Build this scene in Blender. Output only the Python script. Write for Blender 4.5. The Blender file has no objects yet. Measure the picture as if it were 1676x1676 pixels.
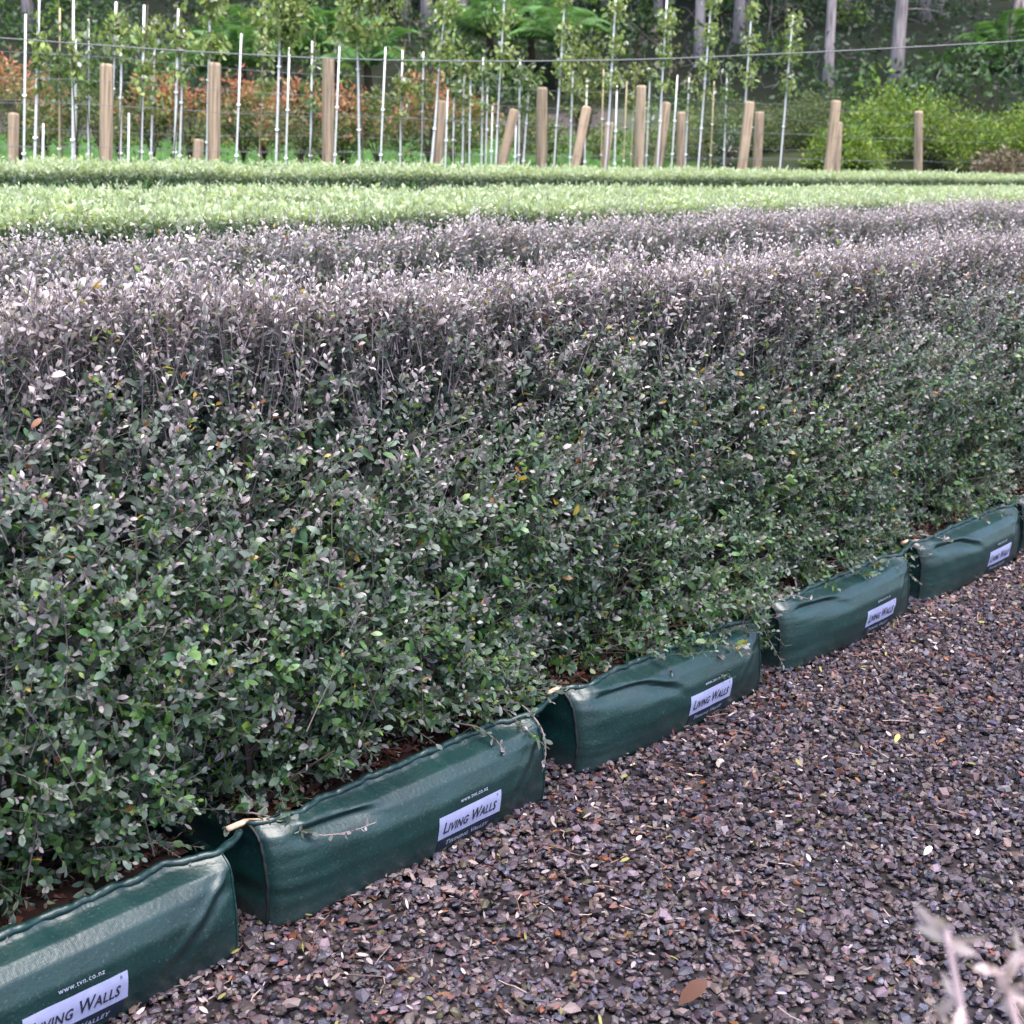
import bpy, math
import numpy as np
from math import sin, cos, radians, pi, atan
from mathutils import Vector, Matrix

# ------------------------------------------------------------------ camera
F, YH, H = 2200.0, 285.0, 1.528            # focal length and horizon in photo pixels, eye height in metres
PITCH = atan((838 - YH) / F)
sc = bpy.context.scene
C = sc.collection
cam_d = bpy.data.cameras.new('camera')
cam = bpy.data.objects.new('camera', cam_d); C.objects.link(cam)
cam.location = (0, 0, H)
cam.rotation_euler = (pi / 2 - PITCH, 0, 0)
cam_d.sensor_width = 36; cam_d.lens = 36 * F / 1676
cam_d.clip_start = 0.05; cam_d.clip_end = 600
cam_d.dof.use_dof = True; cam_d.dof.focus_distance = 3.15; cam_d.dof.aperture_fstop = 7.1
sc.camera = cam

# ------------------------------------------------------------------ sky, sun, exposure
SUN_EL, SUN_AZ = radians(74), radians(150)      # azimuth measured from +Y towards +X: a high sun behind thin even cloud
w = bpy.data.worlds.new('World'); sc.world = w; w.use_nodes = True
nt = w.node_tree
bg = nt.nodes['Background']
sky = nt.nodes.new('ShaderNodeTexSky'); sky.sky_type = 'NISHITA'; sky.sun_disc = False
sky.sun_elevation = SUN_EL; sky.sun_rotation = SUN_AZ
sky.air_density = 1.0; sky.dust_density = 3.0; sky.ozone_density = 1.0
nt.links.new(sky.outputs[0], bg.inputs[0]); bg.inputs[1].default_value = 0.115
sl = bpy.data.lights.new('sun', 'SUN'); sl.energy = 1.45; sl.angle = radians(42); sl.color = (1, .97, .96)
so = bpy.data.objects.new('sun', sl); C.objects.link(so)
sd = Vector((sin(SUN_AZ) * cos(SUN_EL), cos(SUN_AZ) * cos(SUN_EL), sin(SUN_EL)))
so.rotation_euler = sd.to_track_quat('Z', 'Y').to_euler(); so.location = sd * 40
vs = sc.view_settings
vs.view_transform = 'Standard'; vs.look = 'None'; vs.gamma = 1; vs.use_curve_mapping = False
vs.exposure = 2.28
sc.cycles.use_denoising = True
sc.cycles.max_bounces = 8; sc.cycles.transparent_max_bounces = 8
sc.cycles.sample_clamp_indirect = 6

# ------------------------------------------------------------------ layout helpers
ANG = radians(42.3)
d2 = np.array([sin(ANG), cos(ANG), 0.]); n2 = np.array([-cos(ANG), sin(ANG), 0.]); P0 = np.array([-.51, 2.51, 0.])
ROT = pi / 2 - ANG
def W(s, q, z=0.):                              # row coordinates (along the rows, across them, up) to world
    return P0 + d2 * s + n2 * q + np.array([0, 0, z])
def ray(u, v):
    k = v - 838
    return np.array([u - 838, F * cos(PITCH) - k * sin(PITCH), -F * sin(PITCH) - k * cos(PITCH)])
def on_q(u, v, q):                              # where a photo pixel meets the upright plane of a row
    r = ray(u, v); c = np.array([0, 0, H]); t = (q - n2 @ (c - P0)) / (n2 @ r); return c + t * r
def at_y(u, v, y):                              # ... or stands a given way off
    r = ray(u, v); return np.array([0, 0, H]) + r * (y / r[1])
def proj(P):
    P = np.atleast_2d(P); x, y, z = P[:, 0], P[:, 1], P[:, 2] - H
    c = y * cos(PITCH) - z * sin(PITCH); up = y * sin(PITCH) + z * cos(PITCH)
    return 838 + F * x / c, 838 - F * up / c, c
def sstep(a, b, x):
    t = np.clip((np.asarray(x, float) - a) / (b - a), 0, 1); return t * t * (3 - 2 * t)
def ground_z(x, y):
    q = n2[0] * (np.asarray(x) - P0[0]) + n2[1] * (np.asarray(y) - P0[1])
    y = np.asarray(y, float)
    bank = np.clip(y - 12, 0, 16) * .165 + np.clip(y - 28, 0, 60) * .25
    return bank * sstep(7.2, 9.5, q)
def noise1(x, seed, n=8, f0=1.):
    r = np.random.default_rng(seed); o = np.zeros_like(np.asarray(x, float))
    for i in range(n):
        f = f0 * 1.7 ** i; o += np.sin(np.asarray(x) * f + r.uniform(0, 6.28)) / 1.5 ** i
    return o / 2.2
def noise2(x, y, seed, n=10, f0=1.):
    r = np.random.default_rng(seed); o = 0
    for i in range(n):
        a = r.uniform(0, 6.28); f = f0 * 1.35 ** i
        o = o + np.sin((np.asarray(x) * cos(a) + np.asarray(y) * sin(a)) * f + r.uniform(0, 6.28)) / 1.15 ** i
    return o / 3.

def np_mesh(name, V, faces, col=None, smooth=False):
    """faces: list of int arrays (n,3) or (n,4); col: (nverts,3) linear colour"""
    V = np.asarray(V, np.float32)
    me = bpy.data.meshes.new(name)
    loops = np.concatenate([f.reshape(-1) for f in faces]).astype(np.int32)
    tot = np.concatenate([np.full(len(f), f.shape[1], np.int32) for f in faces])
    st = np.concatenate([[0], np.cumsum(tot)[:-1]]).astype(np.int32)
    me.vertices.add(len(V)); me.vertices.foreach_set('co', V.reshape(-1))
    me.loops.add(len(loops)); me.loops.foreach_set('vertex_index', loops)
    me.polygons.add(len(tot)); me.polygons.foreach_set('loop_start', st); me.polygons.foreach_set('loop_total', tot)
    if smooth: me.polygons.foreach_set('use_smooth', np.ones(len(tot), bool))
    if col is not None:
        a = me.color_attributes.new('col', 'FLOAT_COLOR', 'POINT')
        c4 = np.ones((len(V), 4), np.float32); c4[:, :3] = col; a.data.foreach_set('color', c4.reshape(-1))
    if not smooth: me.shade_flat()
    me.update(calc_edges=True); me.validate()
    return me
def obj(name, me, mats, parent=None, kind=None, label=None, cat=None, group=None):
    o = bpy.data.objects.new(name, me); C.objects.link(o)
    if me is not None and mats is not None and len(me.materials) == 0:
        for m in (mats if isinstance(mats, (list, tuple)) else [mats]): me.materials.append(m)
    if parent: o.parent = parent
    if kind: o['kind'] = kind
    if label: o['label'] = label
    if cat: o['category'] = cat
    if group: o['group'] = group
    return o
def thing(name, label, cat, loc=(0, 0, 0), rotz=0, group=None):
    o = bpy.data.objects.new(name, None); C.objects.link(o); o.empty_display_size = .1
    o.location = loc; o.rotation_euler = (0, 0, rotz); o['label'] = label; o['category'] = cat
    if group: o['group'] = group
    return o
class MB:                                        # gathers shapes into one mesh
    def __init__(s): s.V, s.F, s.C, s.n = [], {3: [], 4: []}, [], 0
    def add(s, V, F, col=None):
        V = np.asarray(V, float).reshape(-1, 3)
        s.V.append(V)
        for f in (F if isinstance(F, list) else [F]): s.F[f.shape[1]].append(f + s.n)
        s.C.append(np.broadcast_to(np.asarray((.5, .5, .5) if col is None else col, float), V.shape)); s.n += len(V)
    def mesh(s, name, smooth=False, col=True):
        return np_mesh(name, np.concatenate(s.V), [np.concatenate(s.F[k]) for k in (3, 4) if s.F[k]], np.concatenate(s.C) if col else None, smooth)
def norm(a): return a / np.maximum(np.linalg.norm(a, axis=-1, keepdims=True), 1e-9)
def tubes(P, R, k=4, cap=True):
    """P (N,K,3) centre lines, R (N,K) or (K,) radii -> V, [F]"""
    P = np.asarray(P, float); N, K = P.shape[:2]; R = np.broadcast_to(np.asarray(R, float), (N, K))
    T = norm(np.gradient(P, axis=1))
    ref = np.where(np.abs(T[..., 2:3]) > .9, np.array([1., 0, 0]), np.array([0, 0, 1.]))
    A = norm(np.cross(T, ref)); B = np.cross(T, A)
    ph = np.arange(k) * 2 * pi / k
    V = P[:, :, None, :] + R[:, :, None, None] * (A[:, :, None, :] * np.cos(ph)[:, None] + B[:, :, None, :] * np.sin(ph)[:, None])
    V = V.reshape(-1, 3)
    i, j, m = np.meshgrid(np.arange(N), np.arange(K - 1), np.arange(k), indexing='ij')
    a = (i * K + j) * k + m; b = (i * K + j) * k + (m + 1) % k
    Fq = [np.stack([a, a + k, b + k, b], -1).reshape(-1, 4)]
    if cap:
        if k == 4:
            e = np.arange(N) * K * k; f = e + (K - 1) * k
            Fq += [np.stack([e, e + 1, e + 2, e + 3], -1), np.stack([f + 3, f + 2, f + 1, f], -1)]
        else:
            tr = []
            for m in range(1, k - 1):
                e = np.arange(N) * K * k; f = e + (K - 1) * k
                tr += [np.stack([e, e + m, e + m + 1], -1), np.stack([f, f + m + 1, f + m], -1)]
            Fq.append(np.concatenate(tr))
    return V, Fq

# leaf templates: (x along, y half width, curl weight) ; faces
def leaf_template(pairs):
    pts = [(0, 0)]; 
    for x, y in pairs: pts += [(x, y), (x, -y)]
    pts.append((1, 0)); pts = np.array(pts, float); n = len(pairs)
    tri = [(0, 2, 1), (2 * n - 1, 2 * n, 2 * n + 1)]
    quad = [(1 + 2 * i, 2 + 2 * i, 4 + 2 * i, 3 + 2 * i) for i in range(n - 1)]
    return pts, np.array(tri), (np.array(quad) if quad else None)
LEAF6 = leaf_template([(.25, .36), (.6, .5), (.87, .3)])
LEAF4 = leaf_template([(.3, .42), (.72, .46)])
LEAF2 = leaf_template([(.55, .5)])
def leaves(tmpl, O, D, N, L, Wd, curl, col, fold=.25):
    pts, tri, quad = tmpl; n = len(O); m = len(pts)
    B = np.cross(N, D)
    x = pts[:, 0][None, :, None]; y = pts[:, 1][None, :, None]
    L = L[:, None, None]; Wd = Wd[:, None, None]; curl = np.broadcast_to(curl, (n,))[:, None, None]
    V = O[:, None, :] + D[:, None, :] * (x * L) + B[:, None, :] * (y * Wd) + N[:, None, :] * (curl * L * x * x + fold * np.abs(y) * Wd)
    off = (np.arange(n) * m)[:, None, None]
    Fs = [(tri[None] + off).reshape(-1, 3)]
    if quad is not None: Fs.append((quad[None] + off).reshape(-1, 4))
    return V.reshape(-1, 3), Fs, np.repeat(col, m, axis=0)
def perp(D, rng):
    r = rng.normal(size=D.shape); return norm(r - D * (r * D).sum(-1, keepdims=True))

# ------------------------------------------------------------------ materials
def mat(name): 
    m = bpy.data.materials.new(name); m.use_nodes = True
    return m, m.node_tree, m.node_tree.nodes['Principled BSDF']
def node(t, typ, **kw):
    n = t.nodes.new(typ)
    for k, v in kw.items(): setattr(n, k, v)
    return n
def attr_mat(name, rough=.6, spec=.3, bump=0., bscale=200., var=.0, coords='Object', stretch=1.):
    m, t, b = mat(name)
    a = node(t, 'ShaderNodeAttribute', attribute_name='col')
    src = a.outputs['Color']
    if var:
        tc = node(t, 'ShaderNodeTexCoord'); nz = node(t, 'ShaderNodeTexNoise'); nz.inputs['Scale'].default_value = bscale; nz.inputs['Detail'].default_value = 5
        mp = node(t, 'ShaderNodeMapping'); mp.inputs['Scale'].default_value = (1, 1, stretch); t.links.new(tc.outputs[coords], mp.inputs['Vector']); t.links.new(mp.outputs[0], nz.inputs['Vector'])
        mr = node(t, 'ShaderNodeMapRange'); mr.inputs[1].default_value = .3; mr.inputs[2].default_value = .7; mr.inputs[3].default_value = 1 - var; mr.inputs[4].default_value = 1 + var
        t.links.new(nz.outputs[0], mr.inputs[0])
        mx = node(t, 'ShaderNodeVectorMath', operation='SCALE'); t.links.new(src, mx.inputs[0]); t.links.new(mr.outputs[0], mx.inputs['Scale'])
        src = mx.outputs[0]
        if bump:
            bp = node(t, 'ShaderNodeBump'); bp.inputs['Strength'].default_value = bump; bp.inputs['Distance'].default_value = .004
            t.links.new(nz.outputs[0], bp.inputs['Height']); t.links.new(bp.outputs[0], b.inputs['Normal'])
    t.links.new(src, b.inputs['Base Color'])
    b.inputs['Roughness'].default_value = rough; b.inputs['Specular IOR Level'].default_value = spec
    return m
def leaf_mat(name, rough=.42, spec=.5, trans=.3, under=(.34, .33, .32), under_mix=.38, tint=(1.12, 1.1, .8)):
    m, t, b = mat(name)
    a = node(t, 'ShaderNodeAttribute', attribute_name='col')
    g = node(t, 'ShaderNodeNewGeometry')
    f = node(t, 'ShaderNodeMath', operation='MULTIPLY'); f.inputs[1].default_value = under_mix; t.links.new(g.outputs['Backfacing'], f.inputs[0])
    mx = node(t, 'ShaderNodeMix', data_type='RGBA'); t.links.new(f.outputs[0], mx.inputs[0]); t.links.new(a.outputs['Color'], mx.inputs[6]); mx.inputs[7].default_value = (*under, 1)
    t.links.new(mx.outputs[2], b.inputs['Base Color'])
    b.inputs['Roughness'].default_value = rough; b.inputs['Specular IOR Level'].default_value = spec
    tr = node(t, 'ShaderNodeBsdfTranslucent')
    tn = node(t, 'ShaderNodeVectorMath', operation='MULTIPLY'); tn.inputs[1].default_value = tint; t.links.new(a.outputs['Color'], tn.inputs[0]); t.links.new(tn.outputs[0], tr.inputs[0])
    ms = node(t, 'ShaderNodeMixShader'); ms.inputs[0].default_value = trans
    t.links.new(b.outputs[0], ms.inputs[1]); t.links.new(tr.outputs[0], ms.inputs[2])
    t.links.new(ms.outputs[0], t.nodes['Material Output'].inputs['Surface'])
    return m
M_leaf = leaf_mat('corokia_leaf')
M_gleaf = leaf_mat('soft_green_leaf', rough=.55, spec=.3, trans=.4, under_mix=.2, tint=(1.15, 1.2, .6))
M_bleaf = leaf_mat('background_leaf', rough=.5, spec=.3, trans=.35, under_mix=.15)
M_stem = attr_mat('twig_bark', rough=.75, spec=.2)
M_pebble = attr_mat('pebble_stone', rough=.5, spec=.4, var=.25, bscale=140., bump=.25)
M_litter = attr_mat('dry_litter', rough=.6, spec=.3)
M_mulch = attr_mat('bark_mulch', rough=.8, spec=.15)
M_wood = attr_mat('weathered_wood', rough=.8, spec=.15, var=.5, bscale=60., bump=.6, stretch=.05)
M_stake = attr_mat('painted_stake', rough=.4, spec=.4)
M_trunk = attr_mat('pine_bark', rough=.9, spec=.1, var=.45, bscale=16., bump=.8, stretch=.15)
def mk_plain(name, colour, rough=.5, spec=.4, metal=0.):
    m, t, b = mat(name)
    tc = node(t, 'ShaderNodeTexCoord'); nz = node(t, 'ShaderNodeTexNoise'); nz.inputs['Scale'].default_value = 60; nz.inputs['Detail'].default_value = 4
    t.links.new(tc.outputs['Object'], nz.inputs['Vector'])
    mx = node(t, 'ShaderNodeMix', data_type='RGBA'); mx.inputs[6].default_value = (*[c * .8 for c in colour], 1); mx.inputs[7].default_value = (*[min(1, c * 1.2) for c in colour], 1)
    t.links.new(nz.outputs[0], mx.inputs[0]); t.links.new(mx.outputs[2], b.inputs['Base Color'])
    b.inputs['Roughness'].default_value = rough; b.inputs['Specular IOR Level'].default_value = spec; b.inputs['Metallic'].default_value = metal
    return m
M_seam = mk_plain('black_piping', (.006, .008, .01), .6)
M_print_pale = mk_plain('pale_print', (.28, .29, .46), .5)
M_print_navy = mk_plain('navy_print', (.008, .016, .032), .5)
M_ink = mk_plain('dark_ink', (.012, .012, .03), .6)
M_ink_pale = mk_plain('pale_ink', (.33, .35, .45), .6)
M_wire = mk_plain('galvanised_wire', (.17, .17, .18), .6, .3, .2)
def mk_bag():
    m, t, b = mat('green_woven_tarpaulin')
    tc = node(t, 'ShaderNodeTexCoord'); co = tc.outputs['Object']
    n1 = node(t, 'ShaderNodeTexNoise'); n1.inputs['Scale'].default_value = 7; n1.inputs['Detail'].default_value = 6; t.links.new(co, n1.inputs['Vector'])
    cr = node(t, 'ShaderNodeValToRGB'); cr.color_ramp.elements[0].position = .3; cr.color_ramp.elements[0].color = (.0012, .0145, .015, 1)
    cr.color_ramp.elements[1].position = .75; cr.color_ramp.elements[1].color = (.0022, .026, .0245, 1); t.links.new(n1.outputs[0], cr.inputs[0])
    # dust specks, doubling as a painted grainy sheen, and splashes near the ground
    n2_ = node(t, 'ShaderNodeTexNoise'); n2_.inputs['Scale'].default_value = 190; n2_.inputs['Detail'].default_value = 2; t.links.new(co, n2_.inputs['Vector'])
    r2 = node(t, 'ShaderNodeMapRange'); r2.inputs[1].default_value = .62; r2.inputs[2].default_value = .74; r2.inputs[3].default_value = 0; r2.inputs[4].default_value = .5; t.links.new(n2_.outputs[0], r2.inputs[0])
    sx = node(t, 'ShaderNodeSeparateXYZ'); t.links.new(co, sx.inputs[0])
    r3 = node(t, 'ShaderNodeMapRange'); r3.inputs[1].default_value = 0; r3.inputs[2].default_value = .09; r3.inputs[3].default_value = .5; r3.inputs[4].default_value = 0.02; t.links.new(sx.outputs['Z'], r3.inputs[0])
    n3 = node(t, 'ShaderNodeTexNoise'); n3.inputs['Scale'].default_value = 22; n3.inputs['Detail'].default_value = 8; t.links.new(co, n3.inputs['Vector'])
    mu = node(t, 'ShaderNodeMath', operation='MULTIPLY'); t.links.new(r3.outputs[0], mu.inputs[0]); t.links.new(n3.outputs[0], mu.inputs[1])
    ad = node(t, 'ShaderNodeMath', operation='ADD'); ad.use_clamp = True; t.links.new(r2.outputs[0], ad.inputs[0]); t.links.new(mu.outputs[0], ad.inputs[1])
    mx = node(t, 'ShaderNodeMix', data_type='RGBA'); t.links.new(ad.outputs[0], mx.inputs[0]); t.links.new(cr.outputs[0], mx.inputs[6]); mx.inputs[7].default_value = (.07, .085, .085, 1)
    t.links.new(mx.outputs[2], b.inputs['Base Color'])
    # woven tape relief
    h = []
    for ax in ('X', 'Z'):
        wv = node(t, 'ShaderNodeMath', operation='MULTIPLY'); wv.inputs[1].default_value = 2 * pi / .0035; t.links.new(sx.outputs[ax], wv.inputs[0])
        s_ = node(t, 'ShaderNodeMath', operation='SINE'); t.links.new(wv.outputs[0], s_.inputs[0]); h.append(s_)
    hm = node(t, 'ShaderNodeMath', operation='ADD'); t.links.new(h[0].outputs[0], hm.inputs[0]); t.links.new(h[1].outputs[0], hm.inputs[1])
    hs = node(t, 'ShaderNodeMath', operation='MULTIPLY_ADD'); t.links.new(hm.outputs[0], hs.inputs[0]); hs.inputs[1].default_value = .03; 
    n4 = node(t, 'ShaderNodeTexNoise'); n4.inputs['Scale'].default_value = 120; n4.inputs['Detail'].default_value = 6; t.links.new(co, n4.inputs['Vector']); t.links.new(n4.outputs[0], hs.inputs[2])
    bp = node(t, 'ShaderNodeBump'); bp.inputs['Strength'].default_value = .30; bp.inputs['Distance'].default_value = .003; t.links.new(hs.outputs[0], bp.inputs['Height']); t.links.new(bp.outputs[0], b.inputs['Normal'])
    rr = node(t, 'ShaderNodeMapRange'); rr.inputs[3].default_value = .30; rr.inputs[4].default_value = .46; t.links.new(n3.outputs[0], rr.inputs[0]); t.links.new(rr.outputs[0], b.inputs['Roughness'])
    b.inputs['Specular IOR Level'].default_value = .6
    return m
M_bag = mk_bag()
def mk_ground():
    m, t, b = mat('ground_soil_and_grass')
    a = node(t, 'ShaderNodeAttribute', attribute_name='col')
    g = node(t, 'ShaderNodeNewGeometry')
    n1 = node(t, 'ShaderNodeTexNoise'); n1.inputs['Scale'].default_value = 1.6; n1.inputs['Detail'].default_value = 10; n1.inputs['Roughness'].default_value = .7
    t.links.new(g.outputs['Position'], n1.inputs['Vector'])
    mr = node(t, 'ShaderNodeMapRange'); mr.inputs[1].default_value = .25; mr.inputs[2].default_value = .75; mr.inputs[3].default_value = .45; mr.inputs[4].default_value = 1.5; t.links.new(n1.outputs[0], mr.inputs[0])
    mx = node(t, 'ShaderNodeVectorMath', operation='SCALE'); t.links.new(a.outputs['Color'], mx.inputs[0]); t.links.new(mr.outputs[0], mx.inputs['Scale']); t.links.new(mx.outputs[0], b.inputs['Base Color'])
    n3 = node(t, 'ShaderNodeTexVoronoi'); n3.inputs['Scale'].default_value = 55; t.links.new(g.outputs['Position'], n3.inputs['Vector'])
    bp = node(t, 'ShaderNodeBump'); bp.inputs['Strength'].default_value = .6; bp.inputs['Distance'].default_value = .01; t.links.new(n3.outputs[0], bp.inputs['Height']); t.links.new(bp.outputs[0], b.inputs['Normal'])
    b.inputs['Roughness'].default_value = .9; b.inputs['Specular IOR Level'].default_value = .15
    return m
M_ground = mk_ground()

# ------------------------------------------------------------------ ground
def build_ground():
    xs = np.concatenate([np.linspace(-160, -40, 13)[:-1], np.linspace(-40, 60, 121), np.linspace(60, 180, 13)[1:]])
    ys = np.concatenate([np.linspace(-60, 0, 7)[:-1], np.linspace(0, 70, 141), np.linspace(70, 260, 20)[1:]])
    X, Y = np.meshgrid(xs, ys); Z = ground_z(X, Y)
    far = sstep(24, 30, Y); Z = Z + noise2(X, Y, 3, f0=.35) * .25 * far
    Zn = np.stack([X, Y, Z], -1).reshape(-1, 3)
    nx = len(xs); i, j = np.meshgrid(np.arange(len(ys) - 1), np.arange(nx - 1), indexing='ij'); a = i * nx + j
    Fq = np.stack([a, a + 1, a + nx + 1, a + nx], -1).reshape(-1, 4)
    Q = (n2[0] * (X - P0[0]) + n2[1] * (Y - P0[1])).reshape(-1); yy = Y.reshape(-1) + noise2(X, Y, 8, f0=.5).reshape(-1) * .7
    col = np.tile(np.array([.022, .018, .020]), (len(Zn), 1))
    def zone(c, wgt):
        nonlocal col; col = col * (1 - wgt[:, None]) + np.array(c) * wgt[:, None]
    zone((.02, .026, .010), sstep(6.9, 7.6, Q)); zone((.045, .105, .022), sstep(6.9, 7.6, Q) * sstep(3.2, 1.8, X.reshape(-1) - .06 * (yy - 20)))
    zone((.06, .045, .05), sstep(6.9, 7.6, Q) * sstep(25, 25.6, yy) * sstep(3.2, 1.8, X.reshape(-1)))
    zone((.009, .012, .005), sstep(6.9, 7.6, Q) * sstep(28, 29, yy))
    o = obj('ground', np_mesh('ground', Zn, [Fq], col, True), M_ground, kind='structure')
    o['label'] = 'dark gravelly soil with a grass bank rising to the wood'
    return o
GROUND = build_ground()

# ------------------------------------------------------------------ gravel
ico_v = np.array([(x, y, z) for x, y, z in [(0, 1, 1.618), (0, -1, 1.618), (0, 1, -1.618), (0, -1, -1.618), (1, 1.618, 0), (-1, 1.618, 0), (1, -1.618, 0), (-1, -1.618, 0), (1.618, 0, 1), (-1.618, 0, 1), (1.618, 0, -1), (-1.618, 0, -1)]]) / 1.902
ico_f = np.array([(0, 1, 8), (0, 9, 1), (0, 8, 4), (0, 4, 5), (0, 5, 9), (1, 6, 8), (1, 7, 6), (1, 9, 7), (2, 10, 3), (2, 3, 11), (2, 4, 10), (2, 5, 4), (2, 11, 5), (3, 10, 6), (3, 6, 7), (3, 7, 11), (4, 8, 10), (5, 11, 9), (6, 10, 8), (7, 9, 11)])
box_v = np.array([(-1, -1, -1), (1, -1, -1), (1, 1, -1), (-1, 1, -1), (-.85, -.85, 1), (.85, -.85, 1), (.85, .85, 1), (-.85, .85, 1)]) * .72
box_f = np.array([(0, 3, 2, 1), (4, 5, 6, 7), (0, 1, 5, 4), (1, 2, 6, 5), (2, 3, 7, 6), (3, 0, 4, 7)])
PAL = np.array([(.105, .108, .150), (.135, .108, .128), (.125, .095, .085), (.22, .18, .16), (.035, .032, .042), (.36, .33, .34), (.22, .075, .03), (.10, .095, .045), (.17, .15, .165)])
PAL = PAL * np.array((.385, .325, .35))
PALW = np.array([.21, .21, .16, .11, .12, .022, .008, .025, .12])
def rotmats(rng, n, tilt):
    yaw = rng.uniform(0, 2 * pi, n); ax = rng.uniform(0, 2 * pi, n); tl = np.abs(rng.normal(0, tilt, n))
    cz, sz = np.cos(yaw), np.sin(yaw); z0 = np.zeros(n); o1 = np.ones(n)
    Rz = np.stack([cz, -sz, z0, sz, cz, z0, z0, z0, o1], -1).reshape(n, 3, 3)
    kx, ky = np.cos(ax), np.sin(ax); c, s = np.cos(tl), np.sin(tl)
    Rt = np.stack([c + kx * kx * (1 - c), kx * ky * (1 - c), ky * s, kx * ky * (1 - c), c + ky * ky * (1 - c), -kx * s, -ky * s, kx * s, c], -1).reshape(n, 3, 3)
    return Rt @ Rz
def stones(rng, tv, tf, P, size, jit=.2):
    n = len(P); m = len(tv)
    r = np.stack([size * rng.uniform(.75, 1.35, n), size * rng.uniform(.55, 1., n), size * rng.uniform(.3, .7, n)], -1) * .5
    loc = (tv[None] + rng.normal(0, jit, (n, m, 3)) * .6) * r[:, None, :]
    V = np.einsum('nij,nmj->nmi', rotmats(rng, n, .45), loc) + P[:, None, :]
    col = PAL[rng.choice(len(PAL), n, p=PALW / PALW.sum())] * np.exp(rng.normal(-.05, .33, (n, 1))) * rng.uniform(.92, 1.08, (n, 3))
    return V, (tf[None] + (np.arange(n) * m)[:, None, None]).reshape(-1, tf.shape[1]), col
BAGL = .82
def build_gravel():
    rng = np.random.default_rng(5)
    s = rng.uniform(-2.2, 7.0, 150000); q = rng.uniform(-2.6, .12, 150000)
    P = P0 + s[:, None] * d2 + q[:, None] * n2
    keep = P[:, 1] > .6
    P = P[keep]; q = q[keep]; s = s[keep]
    size = np.exp(rng.normal(np.log(.0170), .30, len(P))).clip(.008, .036)
    P[:, 2] = rng.uniform(.0, .016, len(P)) + .002
    P[:, 2] += (.008 * noise2(P[:, 0], P[:, 1], 17, f0=5))
    P[:, 2] = np.maximum(P[:, 2], size * .1)
    u, v, c = proj(P)
    inview = (u > -150) & (u < 1900) & (v < 1900) & (v > 700)
    dens = np.where(inview, 8000, 1300) / (150000 / (9.2 * 2.72))
    # under the bags nothing lies
    fr = s - np.floor(s); bagq = -.05 * sstep(0, .1, fr) - .005
    covered = (q > bagq + .012) & (fr < BAGL + .06 * (s < 0))
    sel = (rng.random(len(P)) < dens) & ~covered
    P, u, v, c, size, inview = P[sel], u[sel], v[sel], c[sel], size[sel], inview[sel]
    near = inview & (c < 3.2)
    # 300 stones that show largest, on top of the others, are single objects
    vis = near & (u > 300) & (u < 1650) & (v > 900) & (v < 1660) & (P[:, 2] > .011)
    sc_ = np.where(vis, size / c, 0); big = np.argsort(-sc_)[:300]
    isbig = np.zeros(len(P), bool); isbig[big] = True
    mb = MB()
    for msk, tv, tf in ((near & ~isbig, ico_v, ico_f), (~near, box_v, box_f)):
        V, Fi, col = stones(rng, tv, tf, P[msk], size[msk]); mb.add(V, Fi, np.repeat(col, len(tv), axis=0))
    g = obj('gravel', mb.mesh('gravel'), M_pebble, kind='stuff', label='mauve and blue-grey angular gravel covering the path beside the bags', cat='gravel')
    protos = []
    for k in range(24):
        V, Fi, col = stones(rng, ico_v, ico_f, np.zeros((1, 3)), np.array([1.]))
        protos.append(np_mesh('pebble', V[0], [Fi], np.repeat(col, 12, axis=0)))
    for k, i in enumerate(big):
        o = obj('pebble', protos[k % 24], M_pebble, parent=GROUND)
        o.location = P[i] + np.array([0, 0, .003]); o.scale = (size[i],) * 3; o.rotation_euler = (0, 0, rng.uniform(0, 6.28))
    # dry leaf and husk litter, thick along the bags
    n = 5200
    s = rng.uniform(-1, 5.5, n); q = -.05 - np.abs(rng.exponential(.42, n))
    P = P0 + s[:, None] * d2 + q[:, None] * n2; P[:, 2] = rng.uniform(.016, .026, n)
    D = rng.normal(size=(n, 3)); D[:, 2] *= .35; D = norm(D); N = rng.normal(size=(n, 3)) * .5 + np.array([0, 0, 1.]); N = norm(N - D * (N * D).sum(-1, keepdims=True))
    pal = np.array([(.36, .30, .29), (.24, .18, .17), (.14, .05, .045), (.10, .045, .04), (.22, .2, .06), (.20, .08, .03)])
    col = pal[rng.choice(6, n, p=[.16, .22, .24, .28, .04, .06])] * rng.uniform(.5, .95, (n, 1))
    L = rng.uniform(.010, .026, n)
    mb = MB(); V, Fs, cc = leaves(LEAF4, P, D, N, L, L * rng.uniform(.25, .5, n), rng.normal(0, .25, n), col); mb.add(V, Fs, cc)
    m = 420; s = rng.uniform(-1, 5, m); q = -.05 - np.abs(rng.exponential(.5, m)); A = P0 + s[:, None] * d2 + q[:, None] * n2; A[:, 2] = rng.uniform(.016, .024, m)
    D = rng.normal(size=(m, 3)); D[:, 2] *= .15; D = norm(D) * rng.uniform(.03, .09, (m, 1))
    t = np.linspace(0, 1, 4)[None, :, None]; Pt = A[:, None] + D[:, None] * t + rng.normal(0, .002, (m, 4, 3))
    V, Fs = tubes(Pt, .0011, 3); mb.add(V, Fs, np.repeat(np.array([(.16, .09, .075), (.3, .22, .19), (.07, .04, .04)])[rng.choice(3, m)], 12, axis=0))
    obj('leaf_litter', mb.mesh('leaf_litter'), M_litter, kind='stuff', label='pale dry husks, leaves and twigs strewn on the gravel', cat='leaf litter')
build_gravel()

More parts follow.
